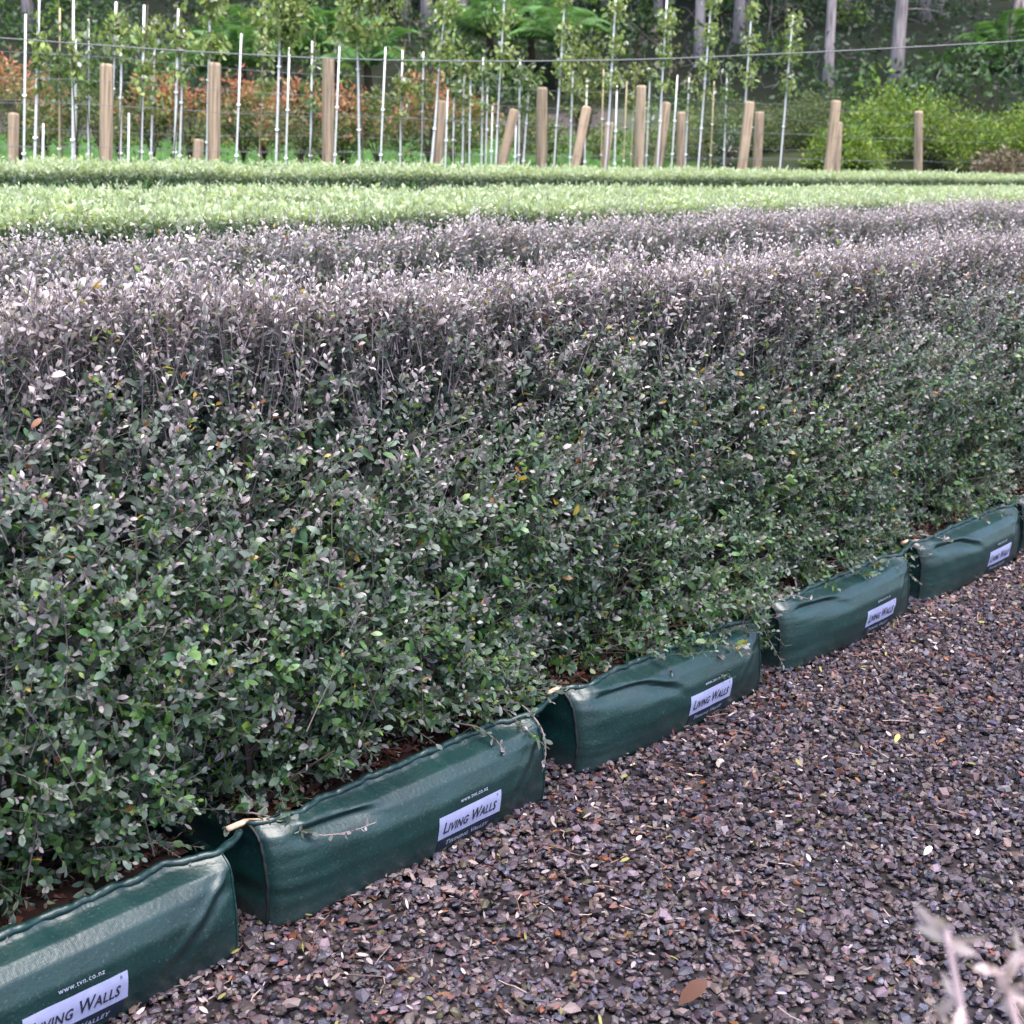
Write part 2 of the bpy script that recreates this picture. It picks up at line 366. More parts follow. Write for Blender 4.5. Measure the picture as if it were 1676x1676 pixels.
# ------------------------------------------------------------------ planter bags
BL0 = .82                                           # length of a filled bag; the rows step on by 1 m
pf_full = np.array([(.012, 0), (.000, .010), (-.016, .055), (-.024, .10), (-.021, .146), (-.005, .184), (.020, .205), (.046, .211), (.066, .217), (.078, .230)])
pf_flat = np.array([(.010, 0), (.000, .010), (-.006, .055), (-.007, .10), (-.003, .146), (.006, .182), (.018, .205), (.032, .216), (.044, .223), (.054, .230)])
pf_t = np.array([0, .05, .22, .42, .58, .74, .84, .91, .96, 1.])
BLS = {}
def bag_front(s, t, seed):
    BL = BLS.get(seed, BL0)
    """front skin of a bag: s 0..BL along it, t 0..1 up it -> (x, y, z) in the bag's own frame"""
    s = np.asarray(s, float); t = np.asarray(t, float); rr = np.random.default_rng(seed)
    e = rr.uniform(.8, 1.2, 6)
    full = np.stack([np.interp(t, pf_t, pf_full[:, 0]), np.interp(t, pf_t, pf_full[:, 1])], -1)
    flat = np.stack([np.interp(t, pf_t, pf_flat[:, 0]), np.interp(t, pf_t, pf_flat[:, 1])], -1)
    ds = BL - s
    b = (sstep(.03, .30 * e[0], s) * sstep(-.03, .10 * e[1], ds))[..., None]
    p = full * b + flat * (1 - b)
    rnd = np.sqrt(np.clip(1 - (1 - np.clip(s / .10, 0, 1)) ** 2, 0, 1))           # the rounded left corner
    y = p[..., 0] - .044 * rnd - .012 * sstep(.08, .4, s) + .010 * sstep(.2, 0, ds); z = p[..., 1].copy()
    y = y - .022 * sstep(.13, .0, ds) * sstep(.6, 1., t)                          # the right top corner is drawn forward
    # fold that runs from the left top corner along the shoulder, then curls down
    x_ = np.clip(s - .05, 0, 1); zc = .212 - .05 * e[2] * x_ - 1.1 * e[3] * np.clip(x_ - .15, 0, 1) ** 2; k = sstep(.03, .10, s) * (1 - sstep(.24 * e[3], .40 * e[3], s))
    y = y + .017 * k * np.exp(-((z - zc + .016) / .014) ** 2) - .011 * k * np.exp(-((z - zc - .006) / .009) ** 2)
    # crease from the right top corner down to the left
    ze = .207 - .66 * e[4] * ds; k = (1 - sstep(.02, .24, ds)) * sstep(.0, .03, ds)
    k = k * (1. if seed == 89 else .45)
    y = y - .009 * k * np.exp(-((z - ze) / .009) ** 2) + .008 * k * np.exp(-((z - ze + .028) / .016) ** 2)
    # gathers under the hem and slack in the cloth
    g = sstep(.80, .93, t); y = y + .003 * g * noise1(s * 46, seed + 1, 5); z = z + .0018 * g * noise1(s * 40, seed + 2, 5)
    lo = 1 - sstep(.6, .9, t)
    y = y + lo * .002 * noise2(s * 9, z * 10, seed + 3, 8, 1.3) * sstep(.0, .06, z)
    y = y + .0022 * noise2(s * 3, z * 60, seed + 4, 6, 1.2) * (1 - sstep(.04, .20, s)) * sstep(0, .02, z)
    z = z + .0025 * noise1(s * 5, seed + 5, 3) * t
    return np.stack([s, y, z], -1)
def text_mesh(body, size, shear=0., small=False, spacing=1.):
    cu = bpy.data.curves.new('lettering', 'FONT'); cu.body = body; cu.size = size; cu.shear = shear; cu.align_x = 'LEFT'; cu.space_character = spacing; cu.resolution_u = 2
    cu.fill_mode = 'FRONT'; cu.offset = .014 if small else .0
    if small:
        cu.small_caps_scale = .78
        for ch in cu.body_format: ch.use_small_caps = True
    o = bpy.data.objects.new('lettering', cu); C.objects.link(o)
    dg = bpy.context.evaluated_depsgraph_get()
    me = bpy.data.meshes.new_from_object(o.evaluated_get(dg), depsgraph=dg)
    bpy.data.objects.remove(o); bpy.data.curves.remove(cu)
    import bmesh
    bm = bmesh.new(); bm.from_mesh(me); bmesh.ops.triangulate(bm, faces=bm.faces); bm.to_mesh(me); bm.free()
    V = np.array([v.co[:2] for v in me.vertices]); T = np.array([p.vertices[:] for p in me.polygons]); bpy.data.meshes.remove(me)
    V[:, 0] -= V[:, 0].min()
    return V, T
TXT = {'name': text_mesh('Living Walls', 1., .22, True, 1.05), 'url': text_mesh('www.tvn.co.nz', 1., 0, False, 1.15), 'sub': text_mesh('Twining Valley', 1., .2, True, 1.1), 'r': text_mesh('R', 1.)}
def t_of(z, s, seed):                                # the t whose skin stands at height z
    tt = np.linspace(0, 1, 160); P = bag_front(np.full(160, s), tt, seed); return np.interp(z, np.maximum.accumulate(P[:, 2]), tt)
def on_skin(sx, tz, seed, off):
    e = 1e-3
    P = bag_front(sx, tz, seed); A = bag_front(sx + e, tz, seed) - P; B = bag_front(sx, tz + e, seed) - P
    return P + norm(np.cross(A, B)) * off
def build_bag(k, label, loc_s):
    seed = 100 + 11 * k; rng = np.random.default_rng(seed); BL = {-1: .885, 0: .815, 1: .805, 2: .775, 3: .77}.get(k, .80); BLS[seed] = BL
    root = thing('planter_bag', label, 'planter bag', W(loc_s, 0, 0), ROT, 'green planter bags under the front hedge')
    ns, ntt = 120, 44
    S, T = np.meshgrid(np.linspace(0, BL, ns), np.concatenate([np.linspace(0, .7, 24)[:-1], np.linspace(.7, 1, 21)]), indexing='ij'); ntt = T.shape[1]
    Pf = bag_front(S, T, seed)
    Pb = Pf.copy(); Pb[..., 1] = .345 - Pb[..., 1] * .8
    mb = MB(); i, j = np.meshgrid(np.arange(ns - 1), np.arange(ntt - 1), indexing='ij'); a = i * ntt + j
    mb.add(Pf, np.stack([a, a + ntt, a + ntt + 1, a + 1], -1).reshape(-1, 4))
    mb.add(Pb, np.stack([a, a + 1, a + ntt + 1, a + ntt], -1).reshape(-1, 4))
    for e, sg in ((0, 1), (ns - 1, -1)):              # end panels, slack between front and back
        nq = 14; f = np.linspace(0, 1, nq)[:, None, None]
        G = Pf[e][None] * (1 - f) + Pb[e][None] * f
        zz = G[..., 2]; bul = np.sin(np.pi * np.linspace(0, 1, nq))[:, None] * np.sin(np.pi * np.clip(zz / .22, 0, 1))
        G[..., 0] += -sg * (.012 * bul) + .004 * noise2(G[..., 1] * 6, zz * 60, seed + 9 + e, 6, 1.1) * np.minimum(bul * 4, 1)
        i, j = np.meshgrid(np.arange(nq - 1), np.arange(ntt - 1), indexing='ij'); a = i * ntt + j
        q4 = np.stack([a, a + 1, a + ntt + 1, a + ntt], -1).reshape(-1, 4)
        mb.add(G, q4 if sg > 0 else q4[:, ::-1])
    me = mb.mesh('bag_body', True, False); body = obj('bag_body', me, M_bag, root)
    # rolled hem, with gathers
    for name, fn in (('hem', lambda s: bag_front(s, np.ones_like(s), seed)), ('hem', lambda s: bag_front(s, np.ones_like(s), seed) * np.array([1, -.8, 1]) + np.array([0, .345, 0]))):
        s = np.linspace(-.006, .965, 150); P = fn(np.clip(s, 0, BL)); P[:, 0] = s; sg = 1 if name == 'hem' and P[5, 1] < .15 else -1
        P[:, 1] += sg * .056 * np.clip((s - BL) / (1 - BL), 0, 1)
        P[:, 2] += .003 * noise1(s * 60, seed + 21, 4) - .003; P[:, 1] += .002 * noise1(s * 50, seed + 22, 4)
        R = .0085 + .0016 * noise1(s * 70, seed + 23, 4); R[0] *= .7; R[-1] *= .6
        V, Fs = tubes(P[None], R[None], 10); obj('hem', np_mesh('hem', V, Fs, None, True), M_bag, root)
    s = np.linspace(-.05, .04, 5); P = bag_front(np.clip(s, 0, 1), np.ones(5), seed); P[:, 0] = s; P[:, 2] -= .002
    V, Fs = tubes(P[None], .0066, 10); obj('dowel', np_mesh('dowel', V, Fs, np.tile((.52, .36, .25), (len(V), 1)), True), M_wood, root)
    # corner piping
    for s0, nm in ((.0, 'corner_seam'), (BL, 'corner_seam')):
        tt = np.linspace(0, .985, 30); P = bag_front(np.full(30, s0), tt, seed); P[:, 1] -= .001; P[:, 0] += (-.001 if s0 == 0 else .001)
        V, Fs = tubes(P[None], (.0038 if s0 == 0 else .0022) * (1 + .25 * noise1(tt * 30, seed + 31)), 8)
        obj(nm, np_mesh(nm, V, Fs, None, True), M_seam if s0 == 0 else M_bag, root)
    # printed panel, its strip and the lettering follow the skin of the bag
    ls = .418 + rng.uniform(-.012, .012); lw, z0, z1 = .205, .060, .118
    def patch(sa, sb, za, zb, off, nx=14, nz=6, slant=.0):
        ss, zz = np.meshgrid(np.linspace(sa, sb, nx), np.linspace(za, zb, nz), indexing='ij')
        ss = ss + slant * (zz - za)
        t0 = np.array([t_of(z_, x_, seed) for x_, z_ in zip(ss.ravel(), zz.ravel())])
        V = on_skin(ss.ravel(), t0, seed, off); i, j = np.meshgrid(np.arange(nx - 1), np.arange(nz - 1), indexing='ij'); a = i * nz + j
        return V, [np.stack([a, a + nz, a + nz + 1, a + 1], -1).reshape(-1, 4)]
    V, Fs = patch(ls, ls + lw, z0, z1, .0012); pan = obj('label_panel', np_mesh('label_panel', V, Fs, None, True), M_print_pale, root)
    V, Fs = patch(ls + .004, ls + lw * .96, z0 - .030, z0 - .001, .0012); strip = obj('label_strip', np_mesh('label_strip', V, Fs, None, True), M_print_navy, root)
    def write(key, sa, za, width, height, off, m, par, name):
        V, T = TXT[key]; x = V[:, 0] / V[:, 0].max() * width + sa; y = V[:, 1] / V[:, 1].max() * height + za
        t0 = np.array([t_of(b_, a_, seed) for a_, b_ in zip(x, y)])
        obj(name, np_mesh(name, on_skin(x, t0, seed, off), [T]), m, par)
    write('name', ls + .014, z0 + .014, lw - .03, .028, .0024, M_ink, pan, 'lettering')
    write('r', ls + lw - .016, z1 - .011, .005, .006, .0024, M_ink, pan, 'trade_mark')
    write('sub', ls + .03, z0 - .022, lw * .68, .013, .0024, M_ink_pale, strip, 'lettering')
    write('url', ls + .07, z1 + .014, lw * .44, .008, .0016, M_ink_pale, root, 'web_address')
    # bark mulch fills the bag
    n = 1500; A = np.stack([rng.uniform(.01, BL - .01, n), rng.uniform(.10, .30, n), np.zeros(n)], -1)
    A[:, 2] = .198 + .012 * noise2(A[:, 0], A[:, 1], seed + 40, f0=8) + rng.uniform(-.006, .008, n)
    D = rng.normal(size=(n, 3)); D[:, 2] *= .4; D = norm(D); N = rng.normal(size=(n, 3)) * .5 + np.array([0, 0, 1.]); N = norm(N - D * (N * D).sum(-1, keepdims=True))
    pal = np.array([(.055, .022, .016), (.03, .014, .012), (.10, .055, .045), (.24, .17, .15), (.09, .03, .015)])
    col = pal[rng.choice(5, n, p=[.3, .28, .2, .12, .1])] * rng.uniform(.7, 1.3, (n, 1)); L = rng.uniform(.010, .034, n)
    mb = MB(); V, Fs, cc = leaves(LEAF2, A, D, N, L, L * rng.uniform(.3, .7, n), rng.normal(0, .3, n), col, .4); mb.add(V, Fs, cc)
    X, Y = np.meshgrid(np.linspace(.004, BL - .004, 12), np.linspace(.09, .262, 5), indexing='ij'); i, j = np.meshgrid(np.arange(11), np.arange(4), indexing='ij'); a = i * 5 + j
    mb.add(np.stack([X, Y, .192 + 0 * X], -1), np.stack([a, a + 5, a + 6, a + 1], -1).reshape(-1, 4), (.025, .013, .01))
    obj('mulch', mb.mesh('mulch'), M_mulch, root, kind='stuff')
BAGS = [(-2, None), (-1, 'green planter bag with a slanting crease below its open corner, first of the row'),
        (0, 'green planter bag with a leafy twig hanging over one corner, second of the row'),
        (1, 'green planter bag with a bare wooden dowel at its hem, third of the row'),
        (2, 'green planter bag with a deep fold along its shoulder, fourth of the row'),
        (3, 'green planter bag fifth along the row, before the last one in view'),
        (4, 'green planter bag at the far end of the row, mostly out of sight')]
for k, lab in BAGS:
    if lab: build_bag(k, lab, k - {3: .03, 4: .10}.get(k, 0.))

# ------------------------------------------------------------------ hedge foliage
GREENS = np.array([(.036, .098, .026), (.060, .130, .024), (.036, .092, .046), (.078, .138, .048)])
def hedge_twigs(rng, s0, s1, per_m, q0, dep, zb, zt, K, mauve=1., lumps=True, seed=0, lens=1., back=.08):
    """twigs of a clipped hedge in row coordinates; returns centre lines and leaf frames"""
    n = int(per_m * (s1 - s0)); kind = rng.choice(4, n, p=[.68 - back / 2, .27 - back / 2, .05 - .0, back])
    s = rng.uniform(s0, s1, n); hz = rng.random(n)
    top = zt + .025 * noise1(s * 3.1, seed + 1, 6) + (.03 * (1 - sstep(0, 1.6, s)) if seed == 300 else 0)
    zbot = zb + .04 * noise1(s * 4.3, seed + 2, 6) + .03 * (s < -.05)
    def face(s, z):                                   # the front skin: bellied, lobed by the single plants
        f = (z - zb) / (zt - zb); fr = s - np.floor(s); y = q0 + (.06 + .05 * (s < 0) - (.10 - .09 * (s < 0) + .02 * (s > 1)) * sstep(.40 - .15 * (s > 1), .68 - .15 * (s > 1), fr) * sstep(1., .9, fr)) * (1 - sstep(0, .3, f)) + .11 * sstep(.45, 1.05, f)
        y = y + .060 * noise2(s * 6, z * 6, seed + 3, 10, .8)
        y = y + .07 * (np.exp(-((fr - .99) / .07) ** 2) + np.exp(-((fr + .01) / .07) ** 2)) * (1 - sstep(.1, .5, f))
        return y
    P = np.zeros((n, 3)); D = np.zeros((n, 3)); Ln = np.zeros(n)
    g = rng.normal(size=(n, 3))
    for kk in range(4):
        m = kind == kk; c = m.sum()
        if kk == 0:
            z = zbot[m] + (top[m] - zbot[m]) * hz[m]; dp = rng.uniform(.0, 1, c) ** 1.4 * .17 + .05
            P[m] = np.stack([s[m], face(s[m], z) + dp, z - .03], -1)
            up = .35 + .55 * hz[m] + .35 * rng.normal(size=c)
            low = (hz[m] < .2); up = np.where(low, up - .45 * rng.random(c), up)
            D[m] = np.stack([.5 * g[m, 0], -rng.uniform(.45, 1.1, c) * (1 - .15 * hz[m]), up], -1); Ln[m] = rng.uniform(.08, .17, c)
        elif kk == 1:
            q = face(s[m], np.full(c, zt)) + rng.random(c) * dep
            Ln[m] = rng.uniform(.09, .20, c); P[m] = np.stack([s[m], q, top[m] - Ln[m] * lens * rng.uniform(.75, 1.1, c) + .03 * (rng.random(c) < .12)], -1)
            D[m] = np.stack([.32 * g[m, 0], .32 * g[m, 1], 1 + 0 * q], -1)
        elif kk == 2:                                 # long leaders, mostly near the top
            z = zbot[m] + (top[m] - zbot[m]) * (1 - (1 - hz[m]) ** 1.5 * .9)
            P[m] = np.stack([s[m], face(s[m], z) + rng.uniform(-.01, .08, c) + (rng.random(c) < .4) * rng.random(c) * dep, np.minimum(z, top[m] - .12) - .10], -1)
            D[m] = np.stack([.3 * g[m, 0], -.25 * rng.random(c) + .1 * g[m, 1], 1 + 0 * z], -1); Ln[m] = rng.uniform(.15, .30, c)
        else:
            z = zbot[m] + (top[m] - zbot[m]) * hz[m]
            P[m] = np.stack([s[m], q0 + dep + .06 - rng.uniform(.02, .12, c), z - .03], -1)
            D[m] = np.stack([.5 * g[m, 0], rng.uniform(.4, 1, c), .6 + .4 * g[m, 2]], -1); Ln[m] = rng.uniform(.08, .16, c)
    D = norm(D); Ln = Ln * lens
    bend = rng.normal(size=(n, 3)) * .10 + np.array([0, 0, .06])
    def at(t): return P[:, None] + D[:, None] * (Ln[:, None] * t)[..., None] + bend[:, None] * (Ln[:, None] * t * t)[..., None]
    tl = np.linspace(.12, 1., K)[None] + rng.uniform(-.03, .03, (n, K))
    O = at(tl); A = norm(D[:, None] + 2 * bend[:, None] * tl[..., None])
    ph = rng.uniform(0, 6.28, (n, 1)) + np.arange(K)[None] * 2.4
    ref = np.where(np.abs(A[..., 2:3]) > .9, np.array([1., 0, 0]), np.array([0, 0, 1.])); X = norm(np.cross(A, ref)); Y = np.cross(A, X)
    rad = X * np.cos(ph)[..., None] + Y * np.sin(ph)[..., None]
    al = np.radians(72 - 42 * tl + rng.normal(0, 12, (n, K)))[..., None]
    LD = norm(A * np.cos(al) + rad * np.sin(al) + rng.normal(0, .12, (n, K, 3)))
    LN = norm(A - LD * (A * LD).sum(-1, keepdims=True))
    tipf = tl ** 2
    L = np.exp(rng.normal(np.log(.0235), .26, (n, K))) * (1 - .38 * tipf); L = L * np.where(kind == 2, .85, 1)[:, None] * (1 - .25 * ((O[..., 2] - .7) / (zt - .7)).clip(0, 1))
    hgt = ((O[..., 2] - .48) / (zt - .48)).clip(0, 1.1)
    deep = (O[..., 1] - face(O[..., 0], O[..., 2]))
    young = mauve * (.04 + .62 * hgt ** 1.7 + .52 * tipf ** 1.5 + rng.normal(0, .13, (n, K)) + rng.normal(0, .10, (n, 1)) + np.where(kind == 2, .15, 0)[:, None] - .9 * deep.clip(0, .3) * (hgt < .85))
    return dict(P=P, D=D, Ln=Ln, at=at, O=O, LD=LD, LN=LN, L=L, young=young.clip(0, 1), kind=kind, tl=tl, hgt=hgt)
def leaf_colour(rng, young):
    sh = young.shape
    g = GREENS[rng.integers(0, 4, sh)] * rng.uniform(.5, 1.6, sh + (1,))
    grey = np.array((.120, .158, .128)); mau = np.array((.212, .172, .188)); pale = np.array((.50, .425, .435))
    y = young[..., None]
    c = g * (1 - sstep(.0, .45, y)) + grey * sstep(0, .45, y); c = c * (1 - sstep(.40, .75, y)) + mau * sstep(.40, .75, y); c = c * (1 - sstep(.82, 1.0, y)) + pale * sstep(.82, 1.0, y)
    c = c * rng.uniform(.75, 1.3, sh + (1,))
    odd = rng.random(sh); c[odd < .005] = (.36, .24, .03); c[(odd > .005) & (odd < .008)] = (.25, .09, .03); c[(odd > .008) & (odd < .045)] = np.array((.13, .20, .03))
    return c
def hedge_mesh(tw, rng, mb, tmpl, skip=None, sides=3):
    n, K = tw['L'].shape; msk = np.ones((n, K), bool) if skip is None else ~skip
    col = leaf_colour(rng, tw['young'])
    wd = tw['L'] * rng.uniform(.40, .58, (n, K))
    V, Fs, cc = leaves(tmpl, tw['O'][msk], tw['LD'][msk], tw['LN'][msk], tw['L'][msk], wd[msk], rng.normal(-.16, .12, msk.sum()), col[msk]); mb.add(V, Fs, cc)
    return col, wd
def twig_mesh(tw, rng, mb, sides=3, K=3):
    n = len(tw['P']); t = np.tile(np.linspace(-.1, 1.02, K)[None], (n, 1))
    V, Fs = tubes(tw['at'](t), np.linspace(.0017, .0007, K)[None] * np.where(tw['kind'] == 2, 1.0, .9)[:, None], sides, False)
    yg = tw['hgt'].mean(1); c = np.array((.11, .085, .085)) * (1 - yg[:, None]) + np.array((.21, .170, .185)) * yg[:, None]
    c = c * rng.uniform(.7, 1.4, (n, 1)); mb.add(V, Fs, np.repeat(c, K * sides, axis=0))
def core_mesh(rng, mb, s0, s1, per_m, qa, qb, zb, zt, col=(.010, .022, .009), L=.045):  # added inner leaf layer, coloured dark to block light and blacken the gaps
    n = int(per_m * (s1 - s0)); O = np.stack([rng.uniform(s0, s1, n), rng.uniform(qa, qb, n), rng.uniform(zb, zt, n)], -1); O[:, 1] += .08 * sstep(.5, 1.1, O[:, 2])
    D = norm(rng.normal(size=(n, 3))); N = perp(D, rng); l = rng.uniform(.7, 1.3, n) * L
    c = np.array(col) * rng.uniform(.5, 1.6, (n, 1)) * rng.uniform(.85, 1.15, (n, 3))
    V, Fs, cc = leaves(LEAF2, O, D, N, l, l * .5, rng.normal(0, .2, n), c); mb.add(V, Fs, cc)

STEM = None
def stems(root, s_list, q, h):
    global STEM
    if STEM is None:
        rng = np.random.default_rng(77); mb = MB()
        z = np.linspace(0, 1, 7); P = np.stack([.02 * np.sin(z * 5), .015 * np.cos(z * 4), z], -1)
        V, Fs = tubes(P[None], np.linspace(.011, .004, 7)[None], 6); mb.add(V, Fs, (.06, .042, .036))
        for i in range(9):
            z0 = rng.uniform(.08, .7); a = rng.uniform(0, 6.28); t = np.linspace(0, 1, 4); l = rng.uniform(.1, .2)
            Q = np.stack([.02 * sin(z0 * 5) + cos(a) * l * t, .015 * cos(z0 * 4) + sin(a) * l * t, z0 + .15 * t ** .8], -1)
            V, Fs = tubes(Q[None], np.linspace(.005, .002, 4)[None], 4); mb.add(V, Fs, (.075, .052, .045))
        STEM = mb.mesh('stem')
    rng = np.random.default_rng(len(s_list))
    for s in s_list:
        o = obj('stem', STEM, M_stem, root); o.location = (s, q + rng.uniform(-.03, .03), .0); o.rotation_euler = (0, 0, rng.uniform(0, 6.28)); o.scale = (1, 1, h)
def build_front_hedge():
    rng = np.random.default_rng(21)
    root = thing('hedge', 'clipped grey-green hedge with mauve tips growing out of the planter bags', 'hedge', W(0, 0, 0), ROT)
    mb = MB(); tb = MB(); R3 = Matrix.Rotation(ROT, 3, 'Z')
    R3 = np.array(R3)
    big = None
    for s0, s1, per, K, tm in ((-1.4, .7, 2700, 14, LEAF6), (.7, 3.0, 2550, 14, LEAF4), (3.0, 6.2, 1800, 12, LEAF4)):
        tw = hedge_twigs(rng, s0, s1, per, .045, .21, .212, 1.255, K, seed=300)
        skip = None
        if tm is LEAF6:                               # the 300 leaves that show largest are single objects
            wp = tw['O'] @ R3.T + W(0, 0, 0); u, v, c = proj(wp.reshape(-1, 3)); u, v, c = (a.reshape(tw['L'].shape) for a in (u, v, c))
            fd = -(tw['LN'] @ R3.T * norm(wp - np.array([0, 0, H]))).sum(-1)
            ok = (u > 10) & (u < 900) & (v > 620) & (v < 1420) & (tw['kind'][:, None] == 0) & (fd > .35) & (tw['O'][..., 1] < .03)
            scr = np.where(ok, tw['L'] / c * fd, 0).ravel(); ids = np.argsort(-scr)[:300]
            skip = np.zeros(tw['L'].size, bool); skip[ids] = True; skip = skip.reshape(tw['L'].shape)
        col, wd = hedge_mesh(tw, rng, mb, tm, skip); twig_mesh(tw, rng, tb)
        if skip is not None:
            idx = np.argwhere(skip); protos = []
            for k in range(20):
                cc = leaf_colour(rng, np.array([k / 20 * .5]))
                V, Fs, c3 = leaves(LEAF6, np.zeros((1, 3)), np.array([[1., 0, 0]]), np.array([[0, 0, 1.]]), np.ones(1), np.ones(1), np.array([-.16]), cc, .11)
                protos.append(np_mesh('leaf', V, Fs, c3, True))
            for i, j in idx:
                D = tw['LD'][i, j]; N = tw['LN'][i, j]; B = np.cross(N, D); L = tw['L'][i, j]; y = tw['young'][i, j]
                o = obj('leaf', protos[int(min(19, y / .5 * 20))], M_leaf, root)
                M = Matrix.Identity(4)
                for r in range(3): M[r][0] = D[r] * L; M[r][1] = B[r] * wd[i, j]; M[r][2] = N[r] * L; M[r][3] = tw['O'][i, j][r]
                o.matrix_basis = M
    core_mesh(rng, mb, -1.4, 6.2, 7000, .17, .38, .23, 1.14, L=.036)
    obj('foliage', mb.mesh('foliage', True), M_leaf, root, kind='stuff')
    obj('twigs', tb.mesh('twigs', True), M_stem, root, kind='stuff')
    o = [x for x in C.objects if x.name.startswith('twigs')][0]; o.name = 'twig_mass'
    stems(root, [k + f for k in range(-2, 7) for f in (.12, .34, .56, .78)], .20, 1.05)
    return root
build_front_hedge()
# the hanging sprays that reach over the bags
def spray(label, base_s, base_q, base_z, path, seed, nleaf, Lf=.02):
    rng = np.random.default_rng(seed); root = thing('trailing_twig', label, 'twig', W(base_s, base_q, base_z), ROT, 'twigs trailing over the bag edges')
    P = np.array(path, float); tt = np.linspace(0, 1, len(P)); t = np.linspace(0, 1, 14); P = np.stack([np.interp(t, tt, P[:, i]) for i in range(3)], -1)
    P[1:-1] = (P[:-2] + P[1:-1] * 2 + P[2:]) / 4
    V, Fs = tubes(P[None], np.linspace(.0024, .0012, 14)[None], 5); obj('twig', np_mesh('twig', V, Fs, np.tile((.2, .15, .15), (len(V), 1)), True), M_stem, root)
    tl = np.sort(np.where(rng.random(nleaf) < .5, rng.beta(1.2, 3.5, nleaf), rng.uniform(.05, 1, nleaf))); O = np.stack([np.interp(tl, t, P[:, i]) for i in range(3)], -1)
    D = norm(rng.normal(size=(nleaf, 3)) + np.array([0, -.5, .3])); N = perp(D, rng); L = rng.uniform(.6, 1.1, nleaf) * Lf * (1.45 - .80 * tl)
    for k in range(nleaf):
        c = leaf_colour(rng, np.array([.05 + .8 * tl[k]])); V, Fs, cc = leaves(LEAF6, O[k:k + 1], D[k:k + 1], N[k:k + 1], L[k:k + 1], L[k:k + 1] * .5, np.array([-.15]), c)
        obj('leaf', np_mesh('leaf', V, Fs, cc, True), M_leaf, root)
spray('leafy twig hanging over the corner joint of two bags, its tip bare and pale', -.02, .10, .24, [(0, 0, 0), (.05, -.06, .0), (.09, -.11, -.035), (.13, -.15, -.055), (.19, -.19, -.05), (.24, -.20, -.045)], 4, 46, .027)
spray('small twig dangling down the face of a bag beside its pinched end', .80, .06, .26, [(0, 0, 0), (.01, -.06, -.01), (.01, -.12, -.06), (.0, -.135, -.11), (-.02, -.14, -.15)], 9, 30, .022)
spray('short twig trailing over the hem beside the wooden dowel', .62, .06, .25, [(0, 0, 0), (.02, -.06, .0), (.04, -.10, -.03), (.05, -.12, -.06)], 15, 22, .022)
spray('pale twig poking out over the corner of a bag with a deep fold', 1.98, .10, .24, [(0, 0, 0), (.05, -.05, .0), (.1, -.1, .0), (.15, -.14, -.02)], 23, 26, .024)
spray('pale twig tip lying on the corner of a bag far along the row', 2.98, .10, .24, [(0, 0, 0), (.06, -.06, .0), (.1, -.11, -.01), (.14, -.15, -.03)], 31, 26, .024)

# second grey-mauve hedge
def build_second_hedge():
    rng = np.random.default_rng(41)
    root = thing('hedge', 'second clipped mauve-grey hedge, running just behind the nearer one', 'hedge', W(0, 1.72, 0), ROT)
    protos = []
    for k in range(2):
        mb = MB(); tw = hedge_twigs(rng, 0, 1, 1500, .0, .30, .3, 1.325, 11, seed=500 + 0 * k, back=.05)
        tw['L'] *= 1.15; hedge_mesh(tw, rng, mb, LEAF4); twig_mesh(tw, rng, mb, 3, 3); core_mesh(rng, mb, 0, 1, 2500, .12, .42, .3, 1.2)
        protos.append(mb.mesh('foliage', True))
    for i in range(-1, 10):
        o = obj('foliage', protos[i % 2], M_leaf, root, kind='stuff'); o.location = (i, 0, .02 * noise1(i * 2.1, 9) - .04)
        if i % 2: o.rotation_euler = (0, 0, 0)
    stems(root, [k + f for k in range(-1, 10) for f in (.15, .5, .85)], .25, 1.1)
build_second_hedge()

